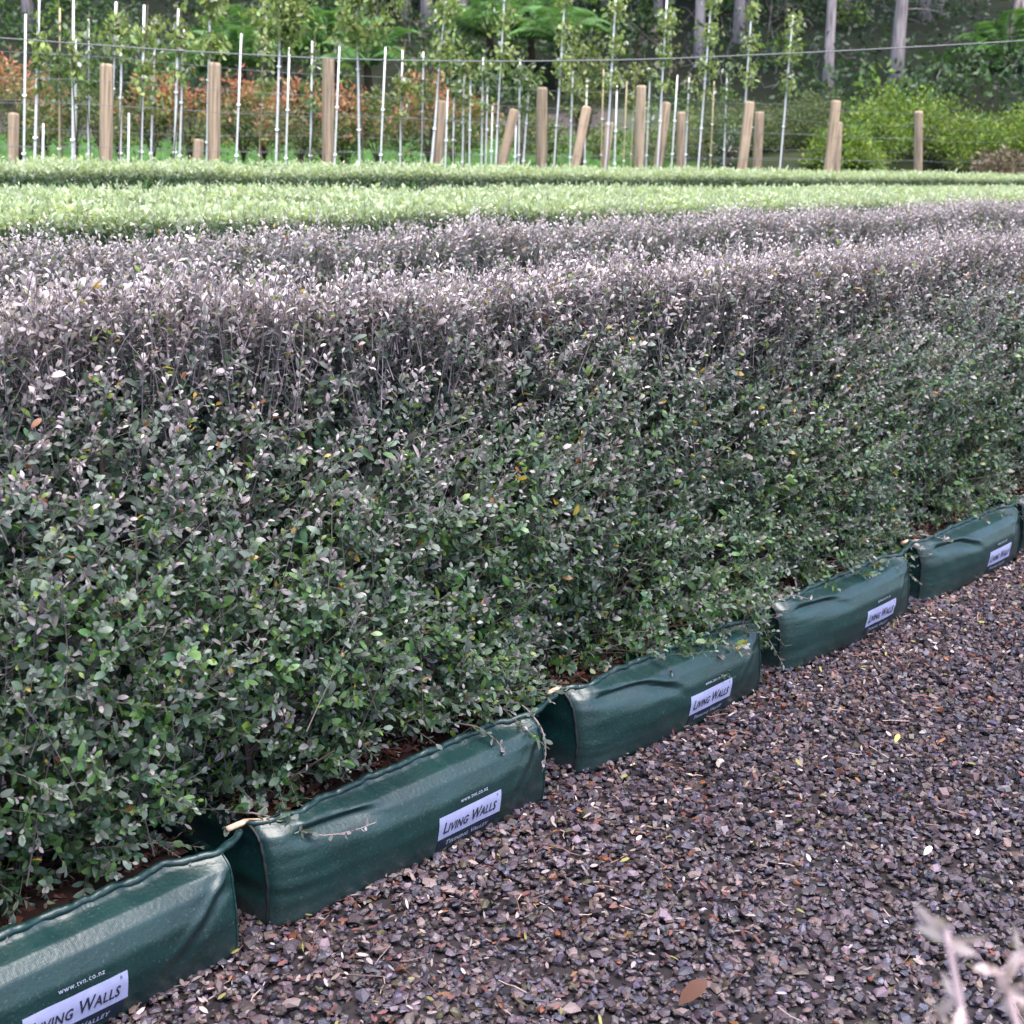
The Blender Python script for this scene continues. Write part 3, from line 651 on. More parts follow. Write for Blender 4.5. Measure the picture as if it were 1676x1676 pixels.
# pale green hedges
def build_green_hedge(label, q, dep, h, s0, s1, seed, tall):
    rng = np.random.default_rng(seed)
    root = thing('hedge', label, 'hedge', W(0, q, 0), ROT)
    protos = []
    for k in range(3):
        mb = MB(); n = 9000
        s = rng.random(n); f = rng.random(n); top = rng.random(n) < .42
        topz = h + .03 * np.sin(6.28 * s * 2 + seed + k) * np.sin(6.28 * s + k) + .02 * np.sin(6.28 * s * 5 + k * 2)
        z = np.where(top, topz - np.abs(rng.normal(0, .05, n)) + .02, .35 + (topz - .35) * f ** .75)
        y = np.where(top, rng.random(n) * dep, np.abs(rng.normal(0, .08, n)) + .03 * np.sin(s * 6.28 * 2) * (z < h - .1))
        O = np.stack([s, y, z], -1); up = ((z - .3) / (h - .3)).clip(0, 1)
        D = norm(rng.normal(size=(n, 3)) * .75 + np.stack([0 * s, np.where(top, 0, -.6), np.where(top, 1.1, .55)], -1)); N = perp(D, rng); L = np.exp(rng.normal(np.log(.030), .28, n))
        shoot = sstep(h - .07, h + .01, z)[:, None]  # fresh tips plus painted top light; the shade of the sides is coloured in
        c = np.array((.065, .105, .060)) * rng.uniform(.7, 1.3, (n, 1)); c = c * (1 - shoot) + np.array((.47, .53, .34)) * rng.uniform(.75, 1.2, (n, 1)) * shoot
        V, Fs, cc = leaves(LEAF2, O, D, N, L, L * .48, rng.normal(-.1, .15, n), c); mb.add(V, Fs, cc)
        m = 130; P = np.stack([rng.random(m), rng.random(m) * dep, np.full(m, h - .05)], -1); t = np.linspace(0, 1, 3)[None, :, None]   # loose shoots above the clipped top
        Dd = norm(rng.normal(size=(m, 3)) * .25 + np.array([0, 0, 1.])) * rng.uniform(.06, .14, (m, 1))
        V, Fs = tubes(P[:, None] + Dd[:, None] * t, .0015, 3, False); mb.add(V, Fs, (.22, .26, .13))
        for j in range(7):
            O = P + Dd * (.3 + .7 * j / 6); D = norm(rng.normal(size=(m, 3)) * .6 + np.array([0, 0, .8])); L = rng.uniform(.02, .034, m)
            V, Fs, cc = leaves(LEAF2, O, D, perp(D, rng), L, L * .36, np.zeros(m), np.array((.49, .54, .36)) * rng.uniform(.8, 1.2, (m, 1))); mb.add(V, Fs, cc)
        core_mesh(rng, mb, 0, 1, 1500, .06, dep, .25, h - .08, (.03, .055, .022), .06)
        protos.append(mb.mesh('foliage', False))
    for i in range(s0, s1):
        o = obj('foliage', protos[(i * 2 + i // 3) % 3], M_gleaf, root, kind='stuff'); o.location = (i, 0, .015 * noise1(i * 1.7, seed) - .006 * (i - 2))
    stems(root, [k + .5 for k in range(s0, s1)], dep * .5, h - .1)
build_green_hedge('low pale green hedge next behind the mauve-tipped hedges', 2.75, .75, 1.35, 0, 13, 61, False)
build_green_hedge('pale green hedge between the lower pale hedge and the dark-sided taller one', 4.05, .75, 1.395, 0, 16, 62, False)
build_green_hedge('taller green hedge with dark sides and light top before the wire fence', 5.45, .7, 1.555, 1, 19, 63, True)

# ------------------------------------------------------------------ trellis fence: posts and wires
def post_mesh(h, r, seed):
    rng = np.random.default_rng(seed); z = np.concatenate([np.linspace(0, h - .025, 8), [h - .008, h]])
    P = np.stack([.004 * np.sin(z * 3 + seed), .004 * np.cos(z * 2), z], -1); R = np.full(10, r) * (1 + .02 * np.sin(z * 7)); R[-2] = r * .95; R[-1] = r * .80
    V, Fs = tubes(P[None], R[None], 14); base = np.array((.30, .222, .155)) * rng.uniform(.85, 1.2)
    return np_mesh('post', V, Fs, np.tile(base, (len(V), 1)), True)
def put_line(o, A, B):                              # stand an upright object of z-length on the line from A to B
    o.location = A; o.rotation_euler = Vector(B - A).to_track_quat('Z', 'Y').to_euler()
def foot(A, B):                                     # extend B->A down to the ground
    t = 0; D = A - B
    for _ in range(6):
        P = A + D * t; gz = float(ground_z(P[0], P[1])) - .02; t += (gz - P[2]) / D[2]
    return A + D * t
def build_fence(label, q, posts, wires, s0, s1, r):
    root = thing('wire_fence', label, 'fence', W(s0, q, 0), 0)
    inv = Matrix.Translation(-Vector(W(s0, q, 0)))
    for i, (ut, vt, ub, rr) in enumerate(posts):
        B = on_q(ut, vt, q); A = foot(on_q(ub, 258, q), B); o = obj('post', post_mesh(np.linalg.norm(B - A), rr * .8, i), M_wood, root); put_line(o, A, B); o.location = inv @ o.location
    for z in wires:
        s = np.linspace(s0, s1, 40); P = np.array([W(a, q - r - .004, z + .012 * sin(a * 2.1) ) for a in s]) - W(s0, q, 0)
        V, Fs = tubes(P[None], .0016, 4); obj('wire', np_mesh('wire', V, Fs, None, True), M_wire, root)
build_fence('wire trellis fence on round timber posts behind the tall green hedge', 6.65,
            [(175, 105, 172, .058), (352, 103, 349, .060), (538, 95, 536, .062), (887, 143, 886, .064), (1049, 140, 1046, .064), (1227, 167, 1216, .072), (1369, 165, 1358, .080), (1503, 182, 1503, .074)], (2.30, 2.14, 1.98, 1.70), 2.2, 19, .06)
build_fence('further wire fence whose paler posts lean, behind the trellis fence', 7.75,
            [(22, 185, 20, .05), (325, 228, 323, .055), (722, 165, 716, .07), (842, 180, 824, .065), (960, 175, 944, .066), (997, 200, 991, .06), (1091, 168, 1078, .070), (1115, 183, 1114, .065), (1243, 183, 1240, .075), (1372, 200, 1370, .07)], (2.05, 1.85, 1.72), 2.6, 19, .06)

# ------------------------------------------------------------------ stakes and the young trees tied to them
stake_cache = {}
def stake(ut, vt, ub, q, r, col, label, group):
    B = on_q(ut, vt, q); A = foot(on_q(ub, 258, q), B); h = float(np.linalg.norm(B - A))
    z = np.linspace(0, h, 5); V, Fs = tubes(np.stack([0 * z, 0 * z, z], -1)[None], np.array([r, r, r, r, r * .9])[None], 7)
    root = thing('stake', label, 'stake', A, 0, group); root.rotation_euler = Vector(B - A).to_track_quat('Z', 'Y').to_euler()
    obj('rod', np_mesh('rod', V, Fs, np.tile(col, (len(V), 1)), True), M_stake, root)
    k = 'tie%.3f' % r
    if k not in stake_cache:
        a = np.linspace(0, 2 * pi, 11); V, Fs = tubes(np.stack([np.cos(a) * r * 1.5, np.sin(a) * r * 1.5, .008 * np.sin(a * 2)], -1)[None], r * .55, 5); stake_cache[k] = np_mesh('tie', V, Fs, np.tile((.75, .75, .76), (len(V), 1)), True)
    for zz in (.62, .78): o = obj('tie', stake_cache[k], M_stake, root); o.location = (0, 0, h * zz)
    return A, B
def young_tree(A, B, v_lo, v_hi, q, nleaf, spread, label, group, Lf, col, seed, branchy=0):
    rng = np.random.default_rng(seed); root = thing('young_tree', label, 'tree', A + np.array([.02, -.02, 0]), 0, group)
    ax = B - A; H_ = np.linalg.norm(ax); U = ax / H_
    t = np.linspace(0, 1.0, 9); P = ax[None] * t[:, None] + np.stack([.015 * np.sin(t * 9 + seed), .015 * np.cos(t * 7 + seed) - .02, 0 * t], -1)
    V, Fs = tubes(P[None], np.linspace(.010, .003, 9)[None], 5); obj('trunk', np_mesh('trunk', V, Fs, np.tile((.10, .075, .06), (len(V), 1)), True), M_stem, root)
    mb = MB(); bt = MB()
    zlo = H + (285 - v_lo) * (A[1]) / F; zhi = H + (285 - v_hi) * A[1] / F; flo, fhi = (zlo - A[2]) / ax[2], (zhi - A[2]) / ax[2]
    if branchy:
        for b in range(branchy):
            f0 = rng.uniform(flo, flo + .75 * (fhi - flo)); a = rng.uniform(0, 6.28); l = spread * rng.uniform(.6, 1.3); tt = np.linspace(0, 1, 5)
            Q = ax * f0 + np.stack([np.cos(a) * l * tt, .6 * np.sin(a) * l * tt, l * .75 * tt ** 1.4], -1)
            V, Fs = tubes(Q[None], np.linspace(.006, .002, 5)[None], 4); bt.add(V, Fs, (.10, .075, .06))
            m = nleaf // branchy; o_ = Q[rng.integers(1, 5, m)] + rng.normal(0, .035, (m, 3)); D = norm(rng.normal(size=(m, 3)) * .6 + np.array([0, 0, -.6])); L = rng.uniform(.7, 1.2, m) * Lf
            V, Fs, cc = leaves(LEAF4, o_, D, perp(D, rng), L, L * .5, rng.normal(-.2, .1, m), np.array(col) * rng.uniform(.6, 1.5, (m, 1)) * rng.uniform(.9, 1.1, (m, 3))); mb.add(V, Fs, cc)
        obj('branch', bt.mesh('branch', True), M_stem, root)
    m = nleaf; f = rng.uniform(flo, fhi, m); cl = .5 + .5 * np.sin(f * H_ * 18 + seed); f = f[cl > rng.random(m) * .8]; m = len(f)
    O = ax[None] * f[:, None] + rng.normal(0, 1, (m, 3)) * np.array([spread * .33, spread * .33, .03]); D = norm(rng.normal(size=(m, 3)) * .55 + np.array([0, 0, -.75])); L = rng.uniform(.7, 1.25, m) * Lf
    c = np.array(col) * rng.uniform(.6, 1.5, (m, 1)) * rng.uniform(.9, 1.1, (m, 3)); w_ = rng.random(m) < .05; c[w_] = (.5, .5, .45)
    V, Fs, cc = leaves(LEAF4, O, D, perp(D, rng), L, L * .5, rng.normal(-.2, .15, m), c); mb.add(V, Fs, cc)
    obj('crown', mb.mesh('crown', False), M_bleaf, root, kind='stuff')
WHITE = (.70, .69, .68); TAN = (.42, .33, .19)
tall = [(65, -45, 57, 60, .05, 40, 150), (120, -35, 119, 20, .03, 60, 140), (190, 3, 180, 60, .12, 45, 100), (236, 8, 231, 45, .10, 60, 160), (292, 14, 286, 60, .08, 20, 140), (344, -10, 339, 80, .12, -5, 100),
        (461, -35, 452, 120, .30, -25, 90), (584, -25, 588, 120, .30, -25, 100), (731, -15, 707, 120, .16, -10, 130), (826, -15, 812, 110, .16, -10, 150), (925, -8, 908, 90, .12, 5, 150), (1008, -6, 993, 110, .16, -5, 150),
        (1092, -8, 1077, 110, .14, 25, 150), (1163, 18, 1144, 120, .14, 5, 165), (1229, 34, 1214, 100, .13, 12, 158), (1298, 25, 1278, 100, .14, 26, 160)]
for i, (ut, vt, ub, nl, sp, vh, vl) in enumerate(tall):
    A, B = stake(ut, vt, ub, 6.95, .0095, WHITE, 'tall white stake with a young leafy tree tied to it', 'tall white stakes of the trellis')
    far = np.linalg.norm(A[:2]) / 11
    br = 7 if i in (6, 7) else 0
    young_tree(A, B, vl, vh, 6.95, int(nl * 5.5), sp * 1.15, 'young tree with pale broad leaves on spreading side branches, tied to a tall stake' if br else 'slender young tree with drooping leaves tied to a tall white stake', 'trees branching beside the stakes' if br else 'slender trees on tall stakes', .058, (.21, .27, .075), 800 + i, br)
short = [(42, 23, 39, 0), (98, 13, 97, 1), (145, 31, 145, 0), (124, 52, 123, 0), (199, 33, 197, 0), (211, 185, 210, 0), (254, 37, 247, 0), (301, 47, 294, 0), (395, 55, 387, 0), (431, 57, 425, 1), (474, 70, 468, 0), (511, 67, 508, 0), (556, 68, 548, 0), (71, 202, 70, 0),
         (631, 77, 623, 0), (659, 79, 655, 0), (693, 84, 691, 0), (733, 147, 729, 0), (760, 110, 757, 0), (791, 94, 788, 0), (770, 127, 768, 0), (798, 127, 795, 0), (743, 147, 742, 0), (845, 187, 843, 0), (806, 174, 804, 0), (851, 100, 849, 0), (868, 117, 857, 0), (938, 115, 933, 0),
         (988, 113, 984, 1), (1026, 133, 1021, 1), (1039, 117, 1033, 1), (1064, 123, 1058, 0), (1109, 123, 1100, 0), (1128, 127, 1122, 0), (1169, 133, 1163, 1), (1190, 120, 1185, 0), (886, 150, 880, 0), (961, 130, 957, 0), (1010, 140, 1006, 0)]
leafy = {1: (90, .17, 60, 170), 2: (60, .12, 50, 170), 4: (40, .1, 45, 130), 6: (70, .13, 45, 190), 7: (40, .09, 70, 140), 9: (50, .10, 70, 160), 11: (50, .10, 75, 200), 15: (60, .12, 110, 200), 16: (60, .13, 100, 190), 18: (70, .14, 80, 180), 19: (50, .11, 100, 190), 25: (70, .14, 95, 180), 26: (70, .15, 110, 190), 27: (90, .17, 60, 190), 30: (50, .11, 120, 200), 35: (50, .11, 115, 210), 22: (60, .14, 110, 200), 33: (30, .1, 130, 200), 31: (40, .1, 120, 200)}
for i, (ut, vt, ub, tan) in enumerate(short):
    A, B = stake(ut, vt, ub, 8.05, .0085 if not tan else .0075, TAN if tan else WHITE, 'short tan cane standing among the white stakes' if tan else 'short white stake in the rear rows behind the trellis', 'tan canes among the stakes' if tan else 'short white stakes')
    if i in leafy:
        nl, sp, vh, vl = leafy[i]
        young_tree(A, B + (B - A) * .02, vl, vh, 8.05, int(nl * 5.0), sp * 1.35, 'small bushy tree tied to a short stake behind the trellis', 'small trees on short stakes', .06, (.11, .17, .05) if i % 3 else (.17, .21, .055), 900 + i)

# the slack cable across the stakes
cb = [(-330, 35, 9.0), (-60, 58, 9.2), (0, 62, 9.2), (270, 82, 9.4), (545, 97, 9.6), (800, 101, 9.8), (1060, 98, 9.9), (1370, 84, 9.8), (1676, 67, 9.6), (1980, 46, 9.4)]
P = np.array([at_y(*c) for c in cb]); tt = np.linspace(0, 1, len(P)); t = np.linspace(0, 1, 60); P = np.stack([np.interp(t, tt, P[:, i]) for i in range(3)], -1)
for _ in range(6): P[1:-1] = (P[:-2] + 2 * P[1:-1] + P[2:]) / 4
rt = thing('overhead_cable', 'slack grey cable strung above the pale hedges across the stakes', 'cable', P[0] * np.array([1, 1, 0]))
V, Fs = tubes((P - P[0] * np.array([1, 1, 0]))[None], .0045, 6); obj('cable', np_mesh('cable', V, Fs, None, True), M_wire, rt)
for e in (0, -1):
    z = np.linspace(float(ground_z(P[e][0], P[e][1])) - .02, P[e][2] + .05, 6); V, Fs = tubes((np.stack([0 * z + P[e][0], 0 * z + P[e][1] + .06, z], -1) - P[0] * np.array([1, 1, 0]))[None], .055, 10); obj('post', np_mesh('post', V, Fs, np.tile((.3, .22, .15), (len(V), 1)), True), M_wood, rt)

# ------------------------------------------------------------------ shrubs behind the fence
def shrub(name, label, cat, u, v_top, v_mid, y, rx, rz, nleaf, Lf, pal, pw, seed, tip=None, group=None, trunk=True):
    rng = np.random.default_rng(seed); c = at_y(u, v_mid, y); gz = float(ground_z(c[0], c[1])); c[2] = max(c[2], gz + rz * .7)
    root = thing(name, label, cat, (c[0], c[1], gz - .02), 0, group); cz = c[2] - gz
    nb = 14; bt = MB(); K = 5; t = np.linspace(0, 1, K)
    B = norm(rng.normal(size=(nb, 3)) * np.array([1, 1, .8]) + np.array([0, 0, .3])) * np.array([rx, rx, rz]) * .75
    Pb = np.stack([np.stack([B[:, 0] * a ** 1.5, B[:, 1] * a ** 1.5, cz * .45 + (B[:, 2] + cz * .55) * a], -1) for a in t], 1)
    V, Fs = tubes(Pb, np.linspace(.012, .003, K), 4); bt.add(V, Fs, (.09, .065, .05))
    V, Fs = tubes(np.array([[(0, 0, 0), (.01, 0, cz * .25), (0, .01, cz * .5)]]), np.array([.022, .018, .013]), 6); bt.add(V, Fs, (.09, .065, .05))
    obj('trunk', bt.mesh('trunk', True), M_stem, root)
    k = 26; cl = norm(rng.normal(size=(k, 3))) * rng.uniform(.35, 1., (k, 1)) ** .6 * np.array([rx, rx, rz]) * .82
    i = rng.integers(0, k, nleaf); O = cl[i] + rng.normal(size=(nleaf, 3)) * np.array([rx, rx, rz]) * .19; O[:, 2] += cz
    D = norm(rng.normal(size=(nleaf, 3)) * .8 + norm(O - np.array([0, 0, cz])) * .5 + np.array([0, 0, .35])); L = rng.uniform(.7, 1.3, nleaf) * Lf
    pal = np.array(pal); col = pal[rng.choice(len(pal), nleaf, p=pw)]
    if tip is not None:
        yg = sstep(.35, 1.0, (norm(cl[i])[:, 2] * .5 + np.linalg.norm((O - np.array([0, 0, cz])) / np.array([rx, rx, rz]), axis=1) * .75) + rng.normal(0, .22, nleaf))[:, None]
        tp = np.array(tip)[rng.integers(0, len(tip), nleaf)]; col = col * (1 - yg) + tp * yg
    col = col * rng.uniform(.65, 1.35, (nleaf, 1))
    keep = O[:, 2] > .05; mb = MB(); V, Fs, cc = leaves(LEAF2, O[keep], D[keep], perp(D, rng)[keep], L[keep], L[keep] * .42, rng.normal(-.1, .15, keep.sum()), col[keep]); mb.add(V, Fs, cc)
    obj('crown', mb.mesh('crown', False), M_bleaf, root, kind='stuff')
GRN = [(.07, .12, .035), (.10, .15, .04), (.15, .17, .05)]
RED = [(.42, .12, .08), (.40, .17, .08), (.36, .22, .09), (.30, .20, .06)]
red = [(24, 165, 18.5, .50, .52, 1), (70, 175, 20.5, .42, .42, .9), (245, 178, 18.5, .36, .44, .9), (308, 190, 18.5, .42, .46, 1), (395, 180, 19, .40, .42, 1), (430, 200, 20, .42, .40, .8), (490, 195, 18.5, .44, .46, 1), (560, 205, 18.5, .40, .44, .9), (700, 190, 19.5, .34, .55, .9), (765, 195, 21, .42, .36, .8), (652, 205, 22, .35, .3, .7)]
for i, (u, v, y, rx, rz, a) in enumerate(red):
    rx *= 1.2; rz *= 1.12
    shrub('photinia_shrub', 'rounded shrub with red and orange new leaves behind the stakes', 'shrub', u, 0, v, y, rx, rz, 1500, .075, GRN, [.35, .35, .30], 1100 + i, RED, 'red-tipped shrubs')
for i, (u, v, y, rx, rz) in enumerate([(118, 150, 19, .40, .62), (160, 185, 20, .36, .42), (618, 195, 18.5, .42, .42), (955, 130, 17, .30, .55), (850, 215, 20, .4, .34), (900, 225, 22, .45, .32), (60, 215, 21, .5, .35), (190, 205, 21.5, .45, .4), (340, 215, 22, .5, .34), (525, 222, 21, .45, .32), (740, 222, 20.5, .5, .34), (985, 228, 21, .45, .36), (1060, 232, 22, .45, .36), (1120, 228, 22.5, .5, .42), (1175, 222, 23, .5, .42), (1225, 225, 23.5, .5, .42), (1320, 205, 25, .6, .5)]):
    shrub('golden_green_shrub', 'yellowish green leafy shrub standing among the stakes', 'shrub', u, 0, v, y, rx, rz, 800, .075, [(.10, .14, .035), (.17, .18, .045), (.06, .10, .028)], [.4, .3, .3], 1200 + i, None, 'yellow-green shrubs among the stakes')
LIME = [(.13, .22, .022), (.07, .14, .018), (.22, .28, .035)]
for i, (u, v, y, rx, rz) in enumerate([(1375, 250, 22, .5, .5), (1420, 245, 23, .55, .62), (1465, 228, 24, .55, .72), (1525, 225, 24.5, .62, .68), (1590, 236, 24, .58, .58), (1645, 228, 24.5, .60, .62), (1400, 262, 22, .4, .4), (1700, 238, 24, .55, .6)]):
    rx *= 1.25; rz *= .92
    shrub('lime_shrub', 'dense bright lime-green bush behind the last posts of the fence', 'shrub', u, 0, v, y, rx, rz, 3600, .075, LIME, [.4, .3, .3], 1300 + i, None, 'bright lime bushes by the end of the fence')
for i, u in enumerate((1180, 1215, 1250, 1285, 1320, 1352)):
    shrub('clipped_shrub', 'dark olive clipped bush between a young tree and a leaning post', 'shrub', u, 0, 243, 23 + i * .3, .55, .52, 2400, .05, [(.07, .105, .03), (.10, .13, .04)], [.6, .4], 1350 + i, None, 'dark clipped bushes')
shrub('rose_bush', 'bush with white and pink blossoms behind the short stakes', 'shrub', 1192, 0, 238, 22, .42, .40, 900, .055, [(.04, .08, .03), (.06, .1, .04), (.75, .66, .68)], [.55, .38, .07], 1400)
for i, u in enumerate((1628, 1662)): shrub('bronze_shrub', 'low bronze-brown shrub below the lime bushes', 'shrub', u, 0, 272, 19.5, .32, .26, 800, .06, [(.17, .12, .08), (.25, .19, .13), (.08, .07, .04)], [.4, .3, .3], 1410 + i, None, 'low bronze shrubs')

# ------------------------------------------------------------------ tree ferns
def frond_mesh(seed):
    rng = np.random.default_rng(seed); mb = MB(); K = 10; t = np.linspace(0, 1, K); P = np.stack([t, 0 * t, .42 * np.sin(t * 2.2) - .12 * t * t], -1)
    V, Fs = tubes(P[None], np.linspace(.012, .003, K)[None], 4); mb.add(V, Fs, (.10, .12, .04))
    m = 30; tt = np.linspace(.08, .99, m); c = np.stack([np.interp(tt, t, P[:, i]) for i in range(3)], -1); Lw = .30 * np.sin(np.pi * (tt * .82 + .12)) ** .8
    for sg in (-1, 1):
        D = norm(np.stack([.45 + 0 * tt, sg * np.ones(m), -.22 + 0 * tt], -1) + rng.normal(0, .04, (m, 3))); N = norm(np.cross(D, np.tile((1., 0, .2), (m, 1))) * sg * -1)
        V, Fs, cc = leaves(LEAF4, c, D, N, Lw, np.full(m, .042), np.full(m, -.15), np.array((.085, .19, .05)) * rng.uniform(.7, 1.3, (m, 1))); mb.add(V, Fs, cc)
    return mb.mesh('frond', False)
FR = [frond_mesh(i) for i in range(3)]
for i, (u, v, y, size) in enumerate([(395, 112, 27, 1.25), (452, 88, 29, 1.35), (545, 85, 28, 1.3), (600, 108, 26.5, 1.1), (800, 62, 31, 1.35), (868, 48, 32, 1.5), (915, 66, 30, 1.2), (1650, 140, 33, 1.5), (345, 118, 28, 1.1)]):
    rng = np.random.default_rng(1500 + i); c = at_y(u, v, y); gz = float(ground_z(c[0], c[1])) - .3; hh = max(.5, c[2] - gz)
    root = thing('tree_fern', 'tree fern with arching feathery fronds at the foot of the wood' if u < 1600 else 'tree fern standing alone below the pine with a splayed foot', 'fern', (c[0], c[1], gz), 0, 'tree ferns below the wood' if u < 1600 else None)
    z = np.linspace(0, hh, 5); V, Fs = tubes(np.stack([.03 * np.sin(z * 2), 0 * z, z], -1)[None], np.linspace(.11, .07, 5)[None], 8); obj('trunk', np_mesh('trunk', V, Fs, np.tile((.05, .035, .025), (len(V), 1)), True), M_trunk, root)
    for k in range(13):
        o = obj('frond', FR[k % 3], M_bleaf, root); o.location = (0, 0, hh); a = k * 2 * pi / 13 + rng.uniform(-.2, .2); o.rotation_euler = (rng.uniform(-.2, .2), rng.uniform(-.5, .25), a); s = size * rng.uniform(.8, 1.1); o.scale = (s, s, s)

# ------------------------------------------------------------------ the wood: trunks, crowns, undergrowth
def crown_mesh(seed):
    rng = np.random.default_rng(seed); mb = MB(); k = 60; a = rng.uniform(0, 6.28, k); z = rng.uniform(0, 1, k); r = (1 - z * .8) * rng.uniform(.3, 1, k)
    cl = np.stack([np.cos(a) * r, np.sin(a) * r, z * 2.6], -1); n = 2600; O = cl[rng.integers(0, k, n)] + rng.normal(0, .14, (n, 3)); D = norm(rng.normal(size=(n, 3)) + np.array([0, 0, -.3])); L = rng.uniform(.12, .26, n)
    V, Fs, cc = leaves(LEAF2, O, D, perp(D, rng), L, L * .4, np.zeros(n), np.array((.03, .055, .025)) * rng.uniform(.6, 1.5, (n, 1))); mb.add(V, Fs, cc); return mb.mesh('crown')
CR = [crown_mesh(1), crown_mesh(2)]
def trunk_mesh(seed, flare=False):
    rng = np.random.default_rng(seed); z = np.linspace(0, 15, 12); P = np.stack([.10 * np.sin(z * .35 + seed), .08 * np.cos(z * .3 + seed * 2), z], -1); R = .17 * (1 - z / 24); R[0] *= 1.35 if not flare else 2.0
    mb = MB(); V, Fs = tubes(P[None], R[None], 10); mb.add(V, Fs, np.array((.29, .245, .245)) * rng.uniform(.75, 1.25))
    for i in range(9):                                # dead lower limbs
        z0 = rng.uniform(1.5, 9); a = rng.uniform(0, 6.28); l = rng.uniform(.5, 1.6); t = np.linspace(0, 1, 4); Q = np.stack([cos(a) * l * t, sin(a) * l * t, z0 + l * (.15 * t - .25 * t * t)], -1) + np.array([.1 * sin(z0 * .35 + seed), .08 * cos(z0 * .3 + seed * 2), 0])
        V, Fs = tubes(Q[None], np.linspace(.022, .006, 4)[None], 4); mb.add(V, Fs, (.16, .14, .14))
    if flare:
        for a in (.4, 2.2, 3.6, 5.2):
            t = np.linspace(0, 1, 5); Q = np.stack([cos(a) * .7 * (1 - t) , sin(a) * .7 * (1 - t), -.2 + 1.8 * t ** 1.3], -1); V, Fs = tubes(Q[None], np.linspace(.10, .12, 5)[None], 6); mb.add(V, Fs, np.array((.2, .165, .16)))
    return mb.mesh('trunk', True)
TR = [trunk_mesh(i) for i in range(4)]
trees = [(47, 66, 1.), (162, 28, 1.05), (240, 10, .9), (597, 62, .7), (645, 38, .8), (662, 58, .8), (697, 72, 1.1), (757, 76, 1.1), (823, 48, 1.), (866, 48, .9), (889, 42, .8), (940, 42, .9), (1077, 60, .8), (1147, 125, 1.0), (1205, 92, 1.), (1222, 60, .9), (1285, 40, 1.15), (1358, 175, .95), (1466, 160, 1.25), (1510, 52, 1.1), (1536, 46, 1.1), (1383, 30, .8), (1100, 34, .7), (985, 30, .8), (345, 20, .8), (425, 25, .8)]
def slope_y(v):                                      # distance at which the slope shows at this pixel row
    ys = np.linspace(28, 75, 200); z = 2.64 + (ys - 28) * .25; rows = YH - (z - H) * F / ys * 1.0; return float(np.interp(v, rows[::-1], ys[::-1]))
for i, (u, v, wd) in enumerate(trees):
    y = slope_y(v); c = at_y(u, v, y); gz = float(ground_z(c[0], y)) - .25; k = wd * y / 38
    root = thing('pine_tree', 'bare-trunked pine standing in the dark wood on the slope', 'tree', (c[0], y, gz), i * 1.3, 'pines in the wood')
    o = obj('trunk', TR[i % 4], M_trunk, root); o.scale = (k * .85, k * .85, 1)
    o = obj('crown', CR[i % 2], M_bleaf, root, kind='stuff'); o.location = (0, 0, 9.5); o.scale = (2.6, 2.6, 2.6)
c = at_y(1660, 122, 36); gz = float(ground_z(c[0], 36)) - .25
root = thing('pine_tree', 'pine with a splayed pale foot standing above a tree fern', 'tree', (c[0], 36, gz), 0); o = obj('trunk', trunk_mesh(9, True), M_trunk, root); o.scale = (.8, .8, 1)
o = obj('crown', CR[0], M_bleaf, root, kind='stuff'); o.location = (0, 0, 9.5); o.scale = (2.6,) * 3
rng = np.random.default_rng(1700)
for i in range(34):
    x, y = rng.uniform(-24, 34), rng.uniform(46, 66); root = thing('pine_tree', 'bare-trunked pine standing in the dark wood on the slope', 'tree', (x, y, float(ground_z(x, y)) - .25), i * .7, 'pines in the wood')
    o = obj('trunk', TR[i % 4], M_trunk, root); o = obj('crown', CR[i % 2], M_bleaf, root, kind='stuff'); o.location = (0, 0, 7.5); o.scale = (3., 3., 2.8)
